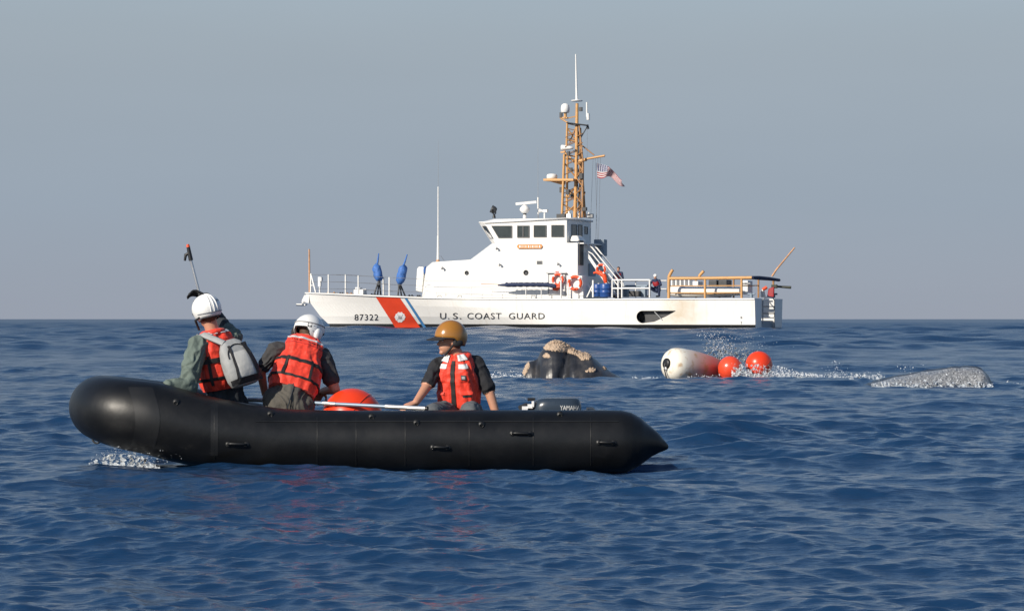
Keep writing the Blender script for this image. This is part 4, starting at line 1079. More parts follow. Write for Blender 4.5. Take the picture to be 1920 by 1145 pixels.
from mathutils import noise as mnoise
class Body:
    """capsules and ellipsoids fused by a voxel remesh into one continuous skin; every face takes the material of its nearest shape"""
    def __init__(s): s.mb = MB(); s.pr = []
    def cap(s, p0, r0, p1, r1, m, bias=0.0):
        s.mb.capsule(p0, r0, p1, r1); s.pr.append((Vector(p0), Vector(p1), r0, r1, m, bias)); return s
    def ell(s, c, r, rot, m, bias=0.0):
        s.mb.ell(c, r, rot); s.pr.append((Vector(c), Vector(c), (r, rot), None, m, bias)); return s
    def chain(s, pts, rad, m):
        for a, b, r0, r1 in zip(pts, pts[1:], rad, rad[1:]): s.cap(a, r0, b, r1, m)
        return s
    def build(s, name, mats, parent, voxel=.008, smooth=4, folds=(0, 1), fold=.013):
        me = mesh_of('b', s.mb); ob = bpy.data.objects.new('b', me); COL.objects.link(ob)
        rm_ = ob.modifiers.new('r', 'REMESH'); rm_.mode = 'VOXEL'; rm_.voxel_size = voxel; rm_.use_smooth_shade = True
        sm = ob.modifiers.new('s', 'SMOOTH'); sm.factor = .5; sm.iterations = smooth
        m2 = evaluated(ob); bpy.data.objects.remove(ob); bpy.data.meshes.remove(me)
        n = len(m2.polygons); C = np.zeros(n*3); m2.polygons.foreach_get('center', C); C = C.reshape(-1, 3)
        best = np.full(n, 1e9); idx = np.zeros(n, dtype=np.int32)
        for a, b, r0, r1, m, bias in s.pr:
            if r1 is None:
                r_, rot = r0; q = C - np.array(a)
                if rot is not None: q = q @ np.array(rot.to_3x3())
                k = np.linalg.norm(q/np.array(r_), axis=1); d = (k-1)*min(r_)
            else:
                ab = np.array(b-a); L2 = max(ab @ ab, 1e-9); t = np.clip(((C-np.array(a)) @ ab)/L2, 0, 1)
                d = np.linalg.norm(C - np.array(a) - t[:, None]*ab, axis=1) - (r0 + (r1-r0)*t)
            d = d - bias; w = d < best; best[w] = d[w]; idx[w] = m
        # cloth folds: creases pushed into the clothed areas only
        cloth = np.isin(idx, folds); vc = np.zeros(len(m2.vertices), dtype=bool)
        lv = np.zeros(len(m2.loops), dtype=np.int32); m2.loops.foreach_get('vertex_index', lv)
        ls_ = np.zeros(n, dtype=np.int32); lt = np.zeros(n, dtype=np.int32); m2.polygons.foreach_get('loop_start', ls_); m2.polygons.foreach_get('loop_total', lt)
        vc[lv[np.repeat(cloth, lt)]] = True
        nv = len(m2.vertices); CO = np.zeros(nv*3); m2.vertices.foreach_get('co', CO); CO = CO.reshape(-1, 3)
        NO = np.zeros(nv*3, dtype=np.float32); m2.vertex_normals.foreach_get('vector', NO); NO = NO.reshape(-1, 3)
        for i in (np.where(vc)[0] if fold else ()):
            x, y, z = CO[i]; w = mnoise.noise((x*5, y*5, z*5))
            CO[i] += NO[i]*fold*(.75 - abs(mnoise.noise((x*13+w*2.2, y*13, z*9-w*2.2)))*2.2)
        m2.vertices.foreach_set('co', CO.ravel())
        for mm in mats: m2.materials.append(mm)
        m2.polygons.foreach_set('material_index', idx); m2.polygons.foreach_set('use_smooth', np.ones(n, dtype=bool))
        m2.transform(ROOT[parent.name].inverted()); m2.update(); m2.name = name
        o2 = bpy.data.objects.new(name, m2); COL.objects.link(o2); o2.parent = parent; ROOT[o2.name] = ROOT[parent.name]
        return o2
    def hand(s, wrist, d, nrm, m, curl=.5, side=1, size=1.0):
        """palm and five fingers; d = pointing direction, nrm = out of the back of the hand"""
        d = Vector(d).normalized(); nrm = Vector(nrm); nrm = (nrm - d*nrm.dot(d)).normalized(); w = d.cross(nrm)*side
        k = size; wrist = Vector(wrist)
        for q in (-.026, -.009, .009, .026): s.cap(wrist + w*q*.6*k, .016*k, wrist + d*.085*k + w*q*1.15*k, .0125*k, m)
        for i, (q, L) in enumerate(((-.031,.072),(-.0105,.082),(.0105,.077),(.031,.060))):
            p = wrist + d*.088*k + w*q*1.2*k; a = d
            for j, f in enumerate((.46,.32,.24)):
                ang = curl*(.55+.35*j); a = (a*math.cos(ang) - nrm*math.sin(ang)).normalized() if True else a
                nn = (nrm*math.cos(ang) + d*math.sin(ang)); p2 = p + a*L*f*k
                s.cap(p, .0098*k, p2, .0090*k, m); p = p2
        p = wrist + d*.022*k - w*.032*k; a = (d*.6 - w*.75 - nrm*.25).normalized(); p2 = p + a*.042*k
        a2 = (d*.85 - w*.35 - nrm*(.2+.4*curl)).normalized(); s.cap(p, .0145*k, p2, .0115*k, m); s.cap(p2, .0115*k, p2 + a2*.035*k, .0095*k, m)
        return s

def frame(U, Rv):
    U = Vector(U).normalized(); Rv = Vector(Rv); Rv = (Rv - U*Rv.dot(U)).normalized(); Fw = U.cross(Rv); return U, Rv, Fw
def rotm(x, y, z): return Matrix((x, y, z)).transposed()

class Vest:
    """flotation vest as a lofted shell round the trunk: a = angle (0 right side, 90 front, 180 left side, 270 back), t = hem to shoulder"""
    def __init__(s, rings, Rv, Fw, quilt):
        s.r = rings; s.R = Rv; s.Fw = Fw; s.q = quilt
    def ev(s, a, t, off=0.0, n=2.7):
        x = t*(len(s.r)-1); i = min(int(x), len(s.r)-2); f = x-i; f = f*f*(3-2*f)*.5 + f*.5
        (c0, w0, d0), (c1, w1, d1) = s.r[i], s.r[i+1]
        c = Vector(c0).lerp(Vector(c1), f); w = w0+(w1-w0)*f; d = d0+(d1-d0)*f
        ct, st = math.cos(a), math.sin(a); o = off + s.q(math.degrees(a) % 360, t)
        k_ = Vector((ct*2.6, st*2.6, t*5.5)); o += .012*(abs(mnoise.noise(k_*1.3))-.25) + .006*mnoise.noise(k_*3.1)
        return c + s.R*(w+o)*math.copysign(abs(ct)**(2/n), ct) + s.Fw*(d+o)*math.copysign(abs(st)**(2/n), st)
    def shell(s, na=96, nt=44):
        G = [[s.ev(2*math.pi*k/na, i/nt) for k in range(na)] for i in range(nt+1)]
        mb = MB().grid(G, 0, True, wrap=True)
        for Gr in (G[0], G[-1]):
            c = sum(Gr, Vector())/na; mb.add([c]+Gr, [(0, k+1, (k+1) % na+1) for k in range(na)], 0, True)
        return mb
    def band(s, a0, a1, t0, t1, off=.006, n=24, skew=0.0, thick=.012, nt=3):
        """strip lying on the shell, with its own thickness; skew raises its end"""
        rows = []
        for o in (off, ):
            for j in range(nt+1):
                row = []
                for k in range(n+1):
                    f = k/n; row.append(s.ev(R(a0+(a1-a0)*f), min(1, max(0, t0+(t1-t0)*j/nt + skew*f)), o))
                rows.append(row)
        mb = MB().grid(rows)
        edge0 = [[s.ev(R(a0+(a1-a0)*k/n), min(1, max(0, t0+skew*k/n)), off-thick) for k in range(n+1)], rows[0]]
        edge1 = [rows[-1], [s.ev(R(a0+(a1-a0)*k/n), min(1, max(0, t1+skew*k/n)), off-thick) for k in range(n+1)]]
        mb.grid(edge0); mb.grid(edge1); return mb

def helmet(name, c, U, Fw, r, low, m, parent, n_a=40, n_e=14):
    """shell: r = (side, length, height); low(az deg from front) = how far below the equator the rim runs (radians)"""
    U = Vector(U).normalized(); Fw = Vector(Fw); Fw = (Fw - U*Fw.dot(U)).normalized(); S = Fw.cross(U); c = Vector(c)
    def pt(az, el, k=1.0): return c + (Fw*math.cos(az)*r[1] + S*math.sin(az)*r[0])*math.cos(el)*k + U*math.sin(el)*r[2]*k
    rows = []
    for i in range(n_e+1):
        row = []
        for k in range(n_a):
            az = 2*math.pi*k/n_a; lo = -low(math.degrees(az)); el = math.pi/2 - (math.pi/2 - lo)*(i/n_e)
            row.append(pt(az, min(el, math.pi/2-.002)))
        rows.append(row)
    inner = [[pt(2*math.pi*k/n_a, -low(math.degrees(2*math.pi*k/n_a)), .91) for k in range(n_a)], [pt(2*math.pi*k/n_a, -low(math.degrees(2*math.pi*k/n_a))+.5, .88) for k in range(n_a)]]
    mb = MB().grid(rows + inner, 0, True, wrap=True)
    ob = build(name, mb, m, parent)
    rim = MB().tube([pt(2*math.pi*k/n_a, -low(math.degrees(2*math.pi*k/n_a)), .985) for k in range(n_a)], .006, 6, closed=True)
    build('helmet_rim', rim, M_pad, ob)
    return ob, pt

# ---------------- man 1: kneeling in the bow, seen from behind, boat hook raised
D1 = 19.95
pel = at(424,762,D1+.03); chest = at(412,668,D1+.02); nk = at(399,622,D1); hd = at(390,590,D1-.02)
p1 = thing('person', 'man in white helmet and grey-green jacket kneeling in the bow, back turned', 'person', (pel.x, pel.y, .1))
U1, R1, F1 = frame(nk - pel, (.82,.57,.1))
B = Body(); JK, PT, SK, HR, GL, BT = 0, 1, 2, 3, 4, 5
for x_ in (-.055, .055): B.cap(pel+R1*x_, .115, at(420,715,D1+.03)+R1*x_, .11, PT).cap(at(420,712,D1+.03)+R1*x_, .115, chest+R1*x_, .118, JK).cap(chest+R1*x_, .11, nk-U1*.05, .06, JK)
ls, rs = at(371,648,D1-.13), at(437,632,D1+.12)
B.cap(ls, .082, rs, .080, JK)
le, lw = at(353,724,D1-.33), at(318,722,D1-.42)
B.chain([ls, ls.lerp(le,.5)+Vector((-.01,-.02,0)), le], [.088,.086,.078], JK).chain([le, lw], [.074,.052], JK)
B.hand(lw+Vector((-.02,0,.0)), (-1,.0,.12), (0,-.2,1), GL, .35, 1, 1.1)
re, rw = at(411,596,D1+.40), at(386,557,D1+.14)
B.cap(rs, .07, rs.lerp(re,.35), .062, JK).chain([rs.lerp(re,.3), re], [.052,.044], PT).chain([re, rw], [.044,.036], PT)
B.hand(rw, (-.85,-.1,.35), (.1,.6,.8), GL, .95, -1, 1.1)
B.cap(nk, .062, hd, .062, SK).ell(hd+U1*.03, (.078,.098,.115), rotm(R1,F1,U1), HR).ell(hd+F1*.03-U1*.05, (.062,.07,.06), rotm(R1,F1,U1), SK)
for s_, x_ in ((-1,-.10),(1,.10)):
    hp_ = pel + R1*x_; kn = Vector((hp_.x+F1.x*.12, hp_.y+F1.y*.12, .20)); ft = kn - Vector((F1.x,F1.y,0)).normalized()*.40 - Vector((0,0,.05))
    B.chain([hp_, kn], [.105,.072], PT).chain([kn, ft], [.068,.052], PT); B.cap(ft, .05, ft - Vector((F1.x,F1.y,0))*.16, .04, BT)
b1 = B.build('body', [M_jacket, M_pant_d, M_skin, M_hair, M_glove, M_boot2], p1)
mid = lambda t: (pel+U1*.16).lerp(nk, t)
v1 = Vest([(mid(0), .170,.135), (mid(.2), .185,.150), (mid(.45), .195,.155), (mid(.68), .190,.150), (mid(.84), .172,.128), (mid(.96), .125,.10), (mid(1.04), .080,.08)], R1, F1,
          lambda a, t: .010*abs(math.sin(t*9.4)) - (.012 if min(abs(a-270), abs(a-90)) < 4 else 0) + .006*math.sin(a*.12+t*7))
vo = build('life_vest', v1.shell(), M_vest, p1)
for t0 in (.14, .36): build('webbing', v1.band(0, 360, t0, t0+.055, .007, 72), M_web, vo)
for a_ in (225, 315): build('webbing', v1.band(a_-5, a_+5, .08, .44, .009, 4, nt=8), M_web, vo)
build('reflective_strip', v1.band(205, 335, .86, .935, .006, 30), M_refl, vo)
build('collar', MB().tube([nk - U1*.02 + (R1*math.cos(t)*.085 + F1*math.sin(t)*.085)*1.05 + U1*(.02*-math.sin(t)) for t in np.linspace(0, 2*math.pi, 25)[:-1]], .028, 10, closed=True), M_vest, vo)
hl, hpt = helmet('helmet', hd + U1*.052 + F1*.005, (U1 + F1*.05), F1, (.126,.146,.132), lambda az: .62 if abs(az-180) < 60 else (.62 + .25*min(1, (abs(az-180)-60)/30)) if abs(az-180) < 110 else .15, M_shell_w, p1)
for az in (165, 180, 195):
    build('helmet_ridge', MB().tube([hpt(R(az), e, 1.0) for e in np.linspace(-.3, 1.35, 14)], .006, 6), M_shell_w, hl)
pa_ = [hpt(R(az), e, 1.012) for az, e in ((158,.52),(136,.52),(136,.38),(158,.38))]; build('helmet_label', MB().add(pa_, [(0,1,2,3)]), M_black, hl)
build('helmet_trim', MB().tube([hpt(R(az), -.28, 1.006) for az in range(110, 255, 8)], .005, 6), M_grey, hl)
build('chin_strap', MB().tube([hpt(R(250), -.5, .99), hd + F1*.06 - R1*.10 - U1*.03, hd + F1*.08 - R1*.07 - U1*.12], .011, 6), M_pad, hl)
# backpack
bp_c = at(446,678,D1-.24)
Ub = (at(431,636,D1-.2) - at(461,720,D1-.24)).normalized(); Bn = -F1; Bn = (Bn - Ub*Bn.dot(Ub)).normalized(); Rb = Ub.cross(Bn)*-1
bpk = thing('backpack', 'light grey and white backpack on the back of the man in the bow', 'backpack', bp_c - Vector((0,0,.22)))
M_bag = mat('backpack_grey', (.30,.31,.31), .7, var=.12, scale=9, bump=.8, bscale=9); M_bagd = mat('backpack_black', (.018,.018,.02), .7, bump=.4); M_bagl = mat('backpack_white', (.46,.46,.44), .7, var=.14, bump=.6, bscale=10)
rings = []
for f, w_, d_, o_ in ((-1.0,.10,.045,0),(-.95,.128,.07,.0),(-.7,.150,.095,.012),(-.3,.152,.10,.008),(.2,.145,.085,0),(.6,.122,.065,-.012),(.85,.09,.045,-.022),(.97,.055,.028,-.028)):
    rings.append((bp_c + Ub*.215*f + Bn*o_, Rb, Bn, w_, d_))
bag = build('bag_body', closed_loft(rings, 36, 3.0), M_bag, bpk)
bgv = MB().grid(superloft(rings, 36, 3.0), wrap=True); BGB = BVHTree.FromPolygons(bgv.v, bgv.f)
def on_bag(u, v, off=.006):
    p = bp_c + Rb*u + Ub*v + Bn*.4; loc, nor, i_, d_ = BGB.ray_cast(p, -Bn)
    return (loc if loc is not None else p - Bn*.36) + Bn*off
build('front_pocket', MB().grid([[on_bag(-.085+.17*k/8 + .0, -.16+.24*i/8, .014*math.sin(math.pi*(k+.01)/8.02)**.4*math.sin(math.pi*(i+.01)/8.02)**.4) for k in range(9)] for i in range(9)]), M_bagl, bag)
build('bag_base', MB().grid([[on_bag(-.155+.31*k/12, -.205+.05*i/3, .008) for k in range(13)] for i in range(4)]), M_bagd, bag)
for u0, u1, w_ in ((-.12,-.085,.026), (.10,.06,.012)):
    build('side_panel', MB().grid([[on_bag(u0+(u1-u0)*i/8 + w_*(k/2-.5)*2, -.19+.34*i/8, .009) for k in range(3)] for i in range(9)]), M_bagd, bag)
build('zip', MB().tube([on_bag(.11*math.cos(t), .02+.13*math.sin(t), .006) for t in np.linspace(.1, 3.0, 16)], .005, 6), M_bagd, bag)
sh1 = v1.ev(R(205), .80, .02)
build('shoulder_strap', MB().tube([on_bag(.07,.19,.0) , v1.ev(R(225), .86, .03), v1.ev(R(210), .90, .035), v1.ev(R(190),.84,.045), ls + U1*.085, ls + U1*.06 + F1*.07], .030, 8, flat=.3, up=F1), M_bag, bpk)
# raised boat hook
rh_ = thing('raised_boat_hook', 'boat hook with red tip held upright above the white helmet', 'boat hook', rw - Vector((0,0,.1)))
hb0, hb1 = at(378,566,D1+.12), at(357,484,D1+.1); tip = at(352,458,D1+.1)
build('shaft', MB().tube([hb0, hb1], .0125, 10), M_alu, rh_)
hh = build('hook_head', MB().tube([hb1+(hb0-hb1).normalized()*.02, tip.lerp(hb1,.2)], [.020,.016], 10).tube([tip.lerp(hb1,.62), at(348,478,D1+.1), at(346.5,489,D1+.1)], [.014,.015,.010], 8), M_black, rh_)
build('red_tip', MB().tube([tip.lerp(hb1,.2), tip], [.017,.012], 10), M_ring, rh_)
build('grip', MB().tube([hb0, hb0.lerp(hb1,.18)], .017, 10), M_black, rh_)

# ---------------- man 2: bent over the float, back to the camera
D2 = 19.95
pel = at(540,757,D2-.02); nk = at(574,640,D2+.30); 
p2 = thing('person', 'bareheaded-neck man in tilted white helmet and charcoal shirt bending forward over the orange float', 'person', (pel.x, pel.y, .1))
p2['label'] = 'man in white helmet and charcoal shirt bent forward beside the orange float'
ls, rs = at(516,656,D2+.20), at(604,668,D2+.26)
U2, R2, F2 = frame(nk - pel, rs - ls)
hd = at(578,628,D2+.40)
B = Body()
B.cap(pel, .165, pel+U2*.14, .155, PT).cap(pel+R2*-.07+Vector((0,-.02,-.03)), .135, pel+R2*.07+Vector((0,-.02,-.03)), .135, PT)
for x_ in (-.06, .06): B.cap(pel+U2*.18+R2*x_, .105, pel.lerp(nk,.72)+R2*x_, .105, JK).cap(pel.lerp(nk,.72)+R2*x_, .095, nk-U2*.05, .05, JK)
B.cap(ls, .072, rs, .072, JK)
le = at(489,696,D2+.22); lw = at(497,738,D2+.36)
B.chain([ls, ls.lerp(le,.72)], [.064,.060], JK).chain([ls.lerp(le,.6), le], [.052,.044], SK).chain([le, lw], [.044,.032], SK).hand(lw, (.3,.4,-.8), (-.9,-.2,-.2), SK, .5, 1)
re = at(628,729,D2+.24); rw = at(606,733,D2+.46)
B.chain([rs, rs.lerp(re,.68)], [.078,.074], JK).chain([rs.lerp(re,.55), re], [.056,.047], SK).chain([re, rw], [.046,.034], SK).hand(rw, (-.5,.5,-.5), (.3,.3,.9), SK, .6, -1)
Uh = Vector((.16,.20,1)).normalized(); Fh = Vector((.45,.85,-.3)); Fh = (Fh - Uh*Fh.dot(Uh)).normalized(); Rh = Fh.cross(Uh)
B.cap(nk, .064, hd-Uh*.03, .062, SK).ell(hd+Uh*.03, (.079,.098,.115), rotm(Rh,Fh,Uh), HR).ell(hd+Fh*.04-Uh*.05, (.062,.07,.06), rotm(Rh,Fh,Uh), SK)
for x_ in (-.10, .11):
    hp_ = pel + R2*x_; kn = Vector((hp_.x+.03, hp_.y+.10, .19)); ft = kn + Vector((-.05,-.36,-.05))
    B.chain([hp_, kn], [.125,.075], PT).chain([kn, ft], [.068,.05], PT).cap(ft, .05, ft+Vector((0,-.12,-.01)), .04, BT)
B.build('body', [M_shirt_g, M_pant_k, M_skin, M_hair, M_glove, M_boot2], p2)
mid = lambda t: (pel+U2*.15).lerp(nk, t)
def q2(a, t):
    o = .012*abs(math.sin(min(1, max(0, (t-.08)/.20))*math.pi)) if t < .28 else .012*abs(math.sin(min(1, max(0, (t-.28)/.2))*math.pi)) if t < .48 else .010*math.sin(min(1, (t-.48)/.4)*math.pi)
    if abs(a-270) < 3 and t < .78: o -= .012
    return o + .004*math.sin(a*.21+t*11)
v2 = Vest([(mid(-.09), .205,.160), (mid(.08), .215,.172), (mid(.28), .215,.172), (mid(.48), .196,.165), (mid(.66), .165,.155), (mid(.82), .168,.14), (mid(.95), .165,.115), (mid(1.05), .12,.08)], R2, F2, q2)
vo = build('life_vest', v2.shell(112, 60), M_vest, p2)
for t0 in (.13, .36): build('webbing', v2.band(0, 360, t0, t0+.042, .006, 80), M_web, vo)
for a_ in (246, 294): build('webbing', v2.band(a_-3.4, a_+3.4, .15, .42, .010, 4, nt=8), M_web, vo)
build('reflective_strip', v2.band(200, 340, .795, .838, .007, 30), M_refl, vo)
build('seam', v2.band(204, 336, .675, .684, .003, 30, thick=.006), M_darkred, vo)
# faint stencil across the shoulders
sb = MB(); rs_ = random.Random(5)
for k in range(9):
    a = 232 + 8.2*k
    if rs_.random() < .85:
        q = v2.band(a, a+4.2, .735+.01*rs_.random(), .760, .006, 2, thick=.002, nt=1); n0 = len(sb.v); sb.v += q.v; sb.f += [[i+n0 for i in f] for f in q.f]; sb.m += q.m; sb.s += q.s
so = build('stencil', sb, M_web, vo); so['kind'] = 'stuff'
build('collar', MB().tube([nk - U2*.005 + (R2*math.cos(t)*.10 + F2*math.sin(t)*.085) for t in np.linspace(math.pi*.95, math.pi*2.05, 16)], .03, 10), M_vest, vo)
hl, hpt = helmet('helmet', hd + Uh*.050, Uh, Fh, (.132,.152,.138), lambda az: (.02 if abs(az-180) < 30 else .02 + .78*min(1, (abs(az-180)-30)/22)) if abs(az-180) < 112 else .12, M_shell_w, p2)
build('helmet_trim', MB().tube([hpt(R(az), .30, 1.01) for az in range(60, 300, 8)], .006, 6), M_grey, hl)
for az in (100, 252): build('ear_cup', MB().ell(hpt(R(az), -.35, .97), (.03,.05,.06), rotm(Rh,Fh,Uh)), M_pad if az == 252 else M_shell_w, hl)
build('helmet_label', MB().add([hpt(R(az), e, 1.012) for az, e in ((128,.15),(108,.15),(108,-.25),(128,-.25))], [(0,1,2,3)]), M_bgrey, hl)
build('helmet_label', MB().add([hpt(R(az), e, 1.012) for az, e in ((150,.32),(134,.32),(134,.0),(150,.0))], [(0,1,2,3)]), M_dark, hl)
build('belt', MB().tube([pel + U2*.13 + R2*.145*math.cos(t) + F2*.135*math.sin(t) for t in np.linspace(0, 2*math.pi, 33)[:-1]], .018, 8, closed=True, flat=1.4), M_pant_d, p2)
build('trouser_seam', MB().tube([pel + U2*f - F2*(.163 - abs(f)*.10) + R2*.01 + Vector((0,-.012,0)) for f in np.linspace(-.12, .11, 8)], .005, 6), M_pant_d, p2)

# ---------------- man 3: seated on the far tube, facing the camera, looking left
D3 = 20.5
pel = at(864,772,D3+.05); nk = at(858,664,D3-.02); hd = at(844,641,D3-.04)
p3 = thing('person', 'man in bronze helmet seated on the far tube, facing us and looking left', 'person', (pel.x, pel.y, .42))
U3, R3, F3 = frame(nk - pel, (-.93,.36,.0))
ls, rs = at(893,682,D3+.03), at(821,684,D3+.0)          # his left is the picture's right
B = Body()
for x_ in (-.06, .06): B.cap(pel+R3*x_, .12, pel.lerp(nk,.3)+R3*x_, .105, PT).cap(pel.lerp(nk,.25)+R3*x_, .105, pel.lerp(nk,.68)+R3*x_, .108, JK).cap(pel.lerp(nk,.68)+R3*x_, .095, nk-U3*.06, .05, JK)
B.cap(ls, .066, nk-U3*.05, .06, JK).cap(rs, .064, nk-U3*.05, .06, JK)
le = at(916,729,D3-.02); lw = at(932,782,D3-.05)
B.chain([ls, ls.lerp(le,.5), ls.lerp(le,.93)], [.072,.070,.068], JK).chain([ls.lerp(le,.7), le], [.056,.048], SK).chain([le, lw], [.048,.034], SK).hand(lw, (.25,-.2,-.9), (.9,-.3,.1), SK, .4, 1)
re = at(799,726,D3-.16); rw = at(780,754,D3-.34)
B.chain([rs, rs.lerp(re,.45), rs.lerp(re,.80)], [.068,.062,.060], JK).chain([rs.lerp(re,.6), re], [.050,.045], SK).chain([re, rw], [.045,.032], SK).hand(rw, (-.75,-.35,-.25), (-.2,-.3,.9), SK, .55, -1)
Fh = Vector((-.90,-.42,.02)).normalized(); Uh = Vector((.06,.0,1)); Uh = (Uh - Fh*Uh.dot(Fh)).normalized(); Rh = Fh.cross(Uh)
B.cap(nk-U3*.02, .066, hd-Uh*.03, .062, SK)
B.ell(hd+Uh*.035, (.077,.098,.108), rotm(Rh,Fh,Uh), SK).ell(hd+Fh*.030-Uh*.045, (.060,.072,.068), rotm(Rh,Fh,Uh), SK)   # skull, jaw
B.cap(hd+Fh*.092+Uh*.012, .010, hd+Fh*.116-Uh*.022, .015, SK)                                # nose
B.cap(hd+Fh*.094-Uh*.052+Rh*.018, .009, hd+Fh*.094-Uh*.052-Rh*.018, .009, SK).cap(hd+Fh*.090-Uh*.064+Rh*.016, .009, hd+Fh*.090-Uh*.064-Rh*.016, .009, SK)  # lips
B.ell(hd+Fh*.078-Uh*.096, (.026,.024,.020), rotm(Rh,Fh,Uh), SK)                               # chin
B.cap(hd+Fh*.085+Uh*.026+Rh*.045, .012, hd+Fh*.092+Uh*.026, .012, SK).cap(hd+Fh*.085+Uh*.026-Rh*.045, .012, hd+Fh*.092+Uh*.026, .012, SK)  # brow
for s_ in (-1, 1): B.ell(hd+Rh*.076*s_-Uh*.005, (.012,.022,.034), rotm(Rh,Fh,Uh), SK)        # ears
B.ell(hd-Fh*.045-Uh*.02, (.07,.055,.06), rotm(Rh,Fh,Uh), HR, .004)
for s_ in (-1, 1):
    hp_ = pel + R3*.10*s_ + Vector((0,-.05,0)); kn = at(884 if s_ < 0 else 812, 772, D3-.46); ft = Vector((kn.x+(.02 if s_ < 0 else -.05), kn.y-.02, .17))
    B.chain([hp_, kn], [.105,.075], PT).chain([kn, ft], [.070,.055], PT).cap(ft, .05, ft+Vector((-.04,-.14,-.02)), .04, BT)
B.build('body', [M_shirt_b, M_pant_g, M_skin, M_hair, M_glove, M_boot2], p3, voxel=.007, smooth=3)
for s_ in (-1, 1): build('eye', MB().ell(hd+Fh*.086+Uh*.008+Rh*.030*s_, .0105, seg=10, rings=8), mat('eye_white', (.6,.58,.55), .3) if s_ < 0 else MATS['eye_white'], p3)
mid = lambda t: (pel+U3*.05).lerp(nk, t)
def q3(a, t):
    o = .006*math.sin(a*.17+t*9)
    if abs(a-90) < 3.5: o -= .014
    for a0, t0 in ((58,.56),(122,.56),(55,.18),(125,.18)):
        u, v = (a-a0)/22, (t-t0)/.14
        o += .022*max(0, 1-u**4)*max(0, 1-v**4)
    return o
v3 = Vest([(mid(-.02), .155,.140), (mid(.10), .180,.158), (mid(.30), .190,.162), (mid(.52), .185,.158), (mid(.70), .165,.145), (mid(.84), .150,.122), (mid(.95), .120,.100), (mid(1.03), .085,.085)], R3, F3, q3)
vo = build('life_vest', v3.shell(112, 60), M_vest, p3)
build('zip', v3.band(87, 93, .03, .80, .012, 3, nt=24), M_web, vo)
for a0, a1 in ((38, 76), (104, 140)): build('reflective_patch', v3.band(a0, a1, .645, .735, .006, 12), M_refl, vo)
build('reflective_strip', v3.band(40, 78, .985, .80, .010, 12, skew=-.03), M_refl, vo)
build('reflective_strip', v3.band(104, 150, .80, .97, .010, 12, skew=.02), M_refl, vo)
bd_ = build('badge', v3.band(110, 124, .47, .53, .008, 5), M_dark, vo); build('badge_mark', v3.band(112, 121, .485, .515, .011, 5), M_grey, vo)
for a0, a1 in ((36, 74), (106, 144)): build('pocket_flap', v3.band(a0, a1, .27, .315, .010, 10), M_vest, vo)
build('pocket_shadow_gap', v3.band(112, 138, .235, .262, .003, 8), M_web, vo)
build('collar', MB().tube([nk - U3*.015 + (R3*math.cos(t)*.10 + F3*math.sin(t)*.09) + U3*(-.05*max(0, math.sin(t))) for t in np.linspace(math.pi*.80, math.pi*2.2, 22)], .03, 10), M_vest, vo)
hl, hpt = helmet('helmet', hd + Uh*.048 - Fh*.008, Uh - Fh*.05, Fh, (.130,.152,.150), lambda az: .50 if abs(az-180) < 70 else (.50 - .40*min(1, (abs(az-180)-70)/28)), M_shell_b, p3)
G = []
for i in range(7):
    f = i/6; row = []
    for k in range(13):
        az = R(-52 + 104*k/12); p = hpt(az, -.05, 1.0); row.append(p + (Fh*.085 - Uh*.028)*f*max(0, math.cos(az*1.25)) + Uh*(-.012*abs(k-6)/6))
    G.append(row)
vz = build('visor', MB().grid(G), M_pad, hl); sd_ = vz.modifiers.new('solid', 'SOLIDIFY'); sd_.thickness = .008
for s_ in (-1, 1):
    build('chin_strap', MB().tube([hpt(R(90*s_ if s_ > 0 else 270), -.25, .98), hd + Rh*.075*s_ + Fh*.03 - Uh*.06, hd + Rh*.035*s_ + Fh*.06 - Uh*.115], .011, 8), M_web, hl)
build('ear_pad', MB().ell(hpt(R(100), -.38, .94), (.02,.05,.035), rotm(Rh,Fh,Uh)), M_pad, hl)
build('ear_pad', MB().ell(hpt(R(260), -.38, .94), (.02,.05,.035), rotm(Rh,Fh,Uh)), M_pad, hl)

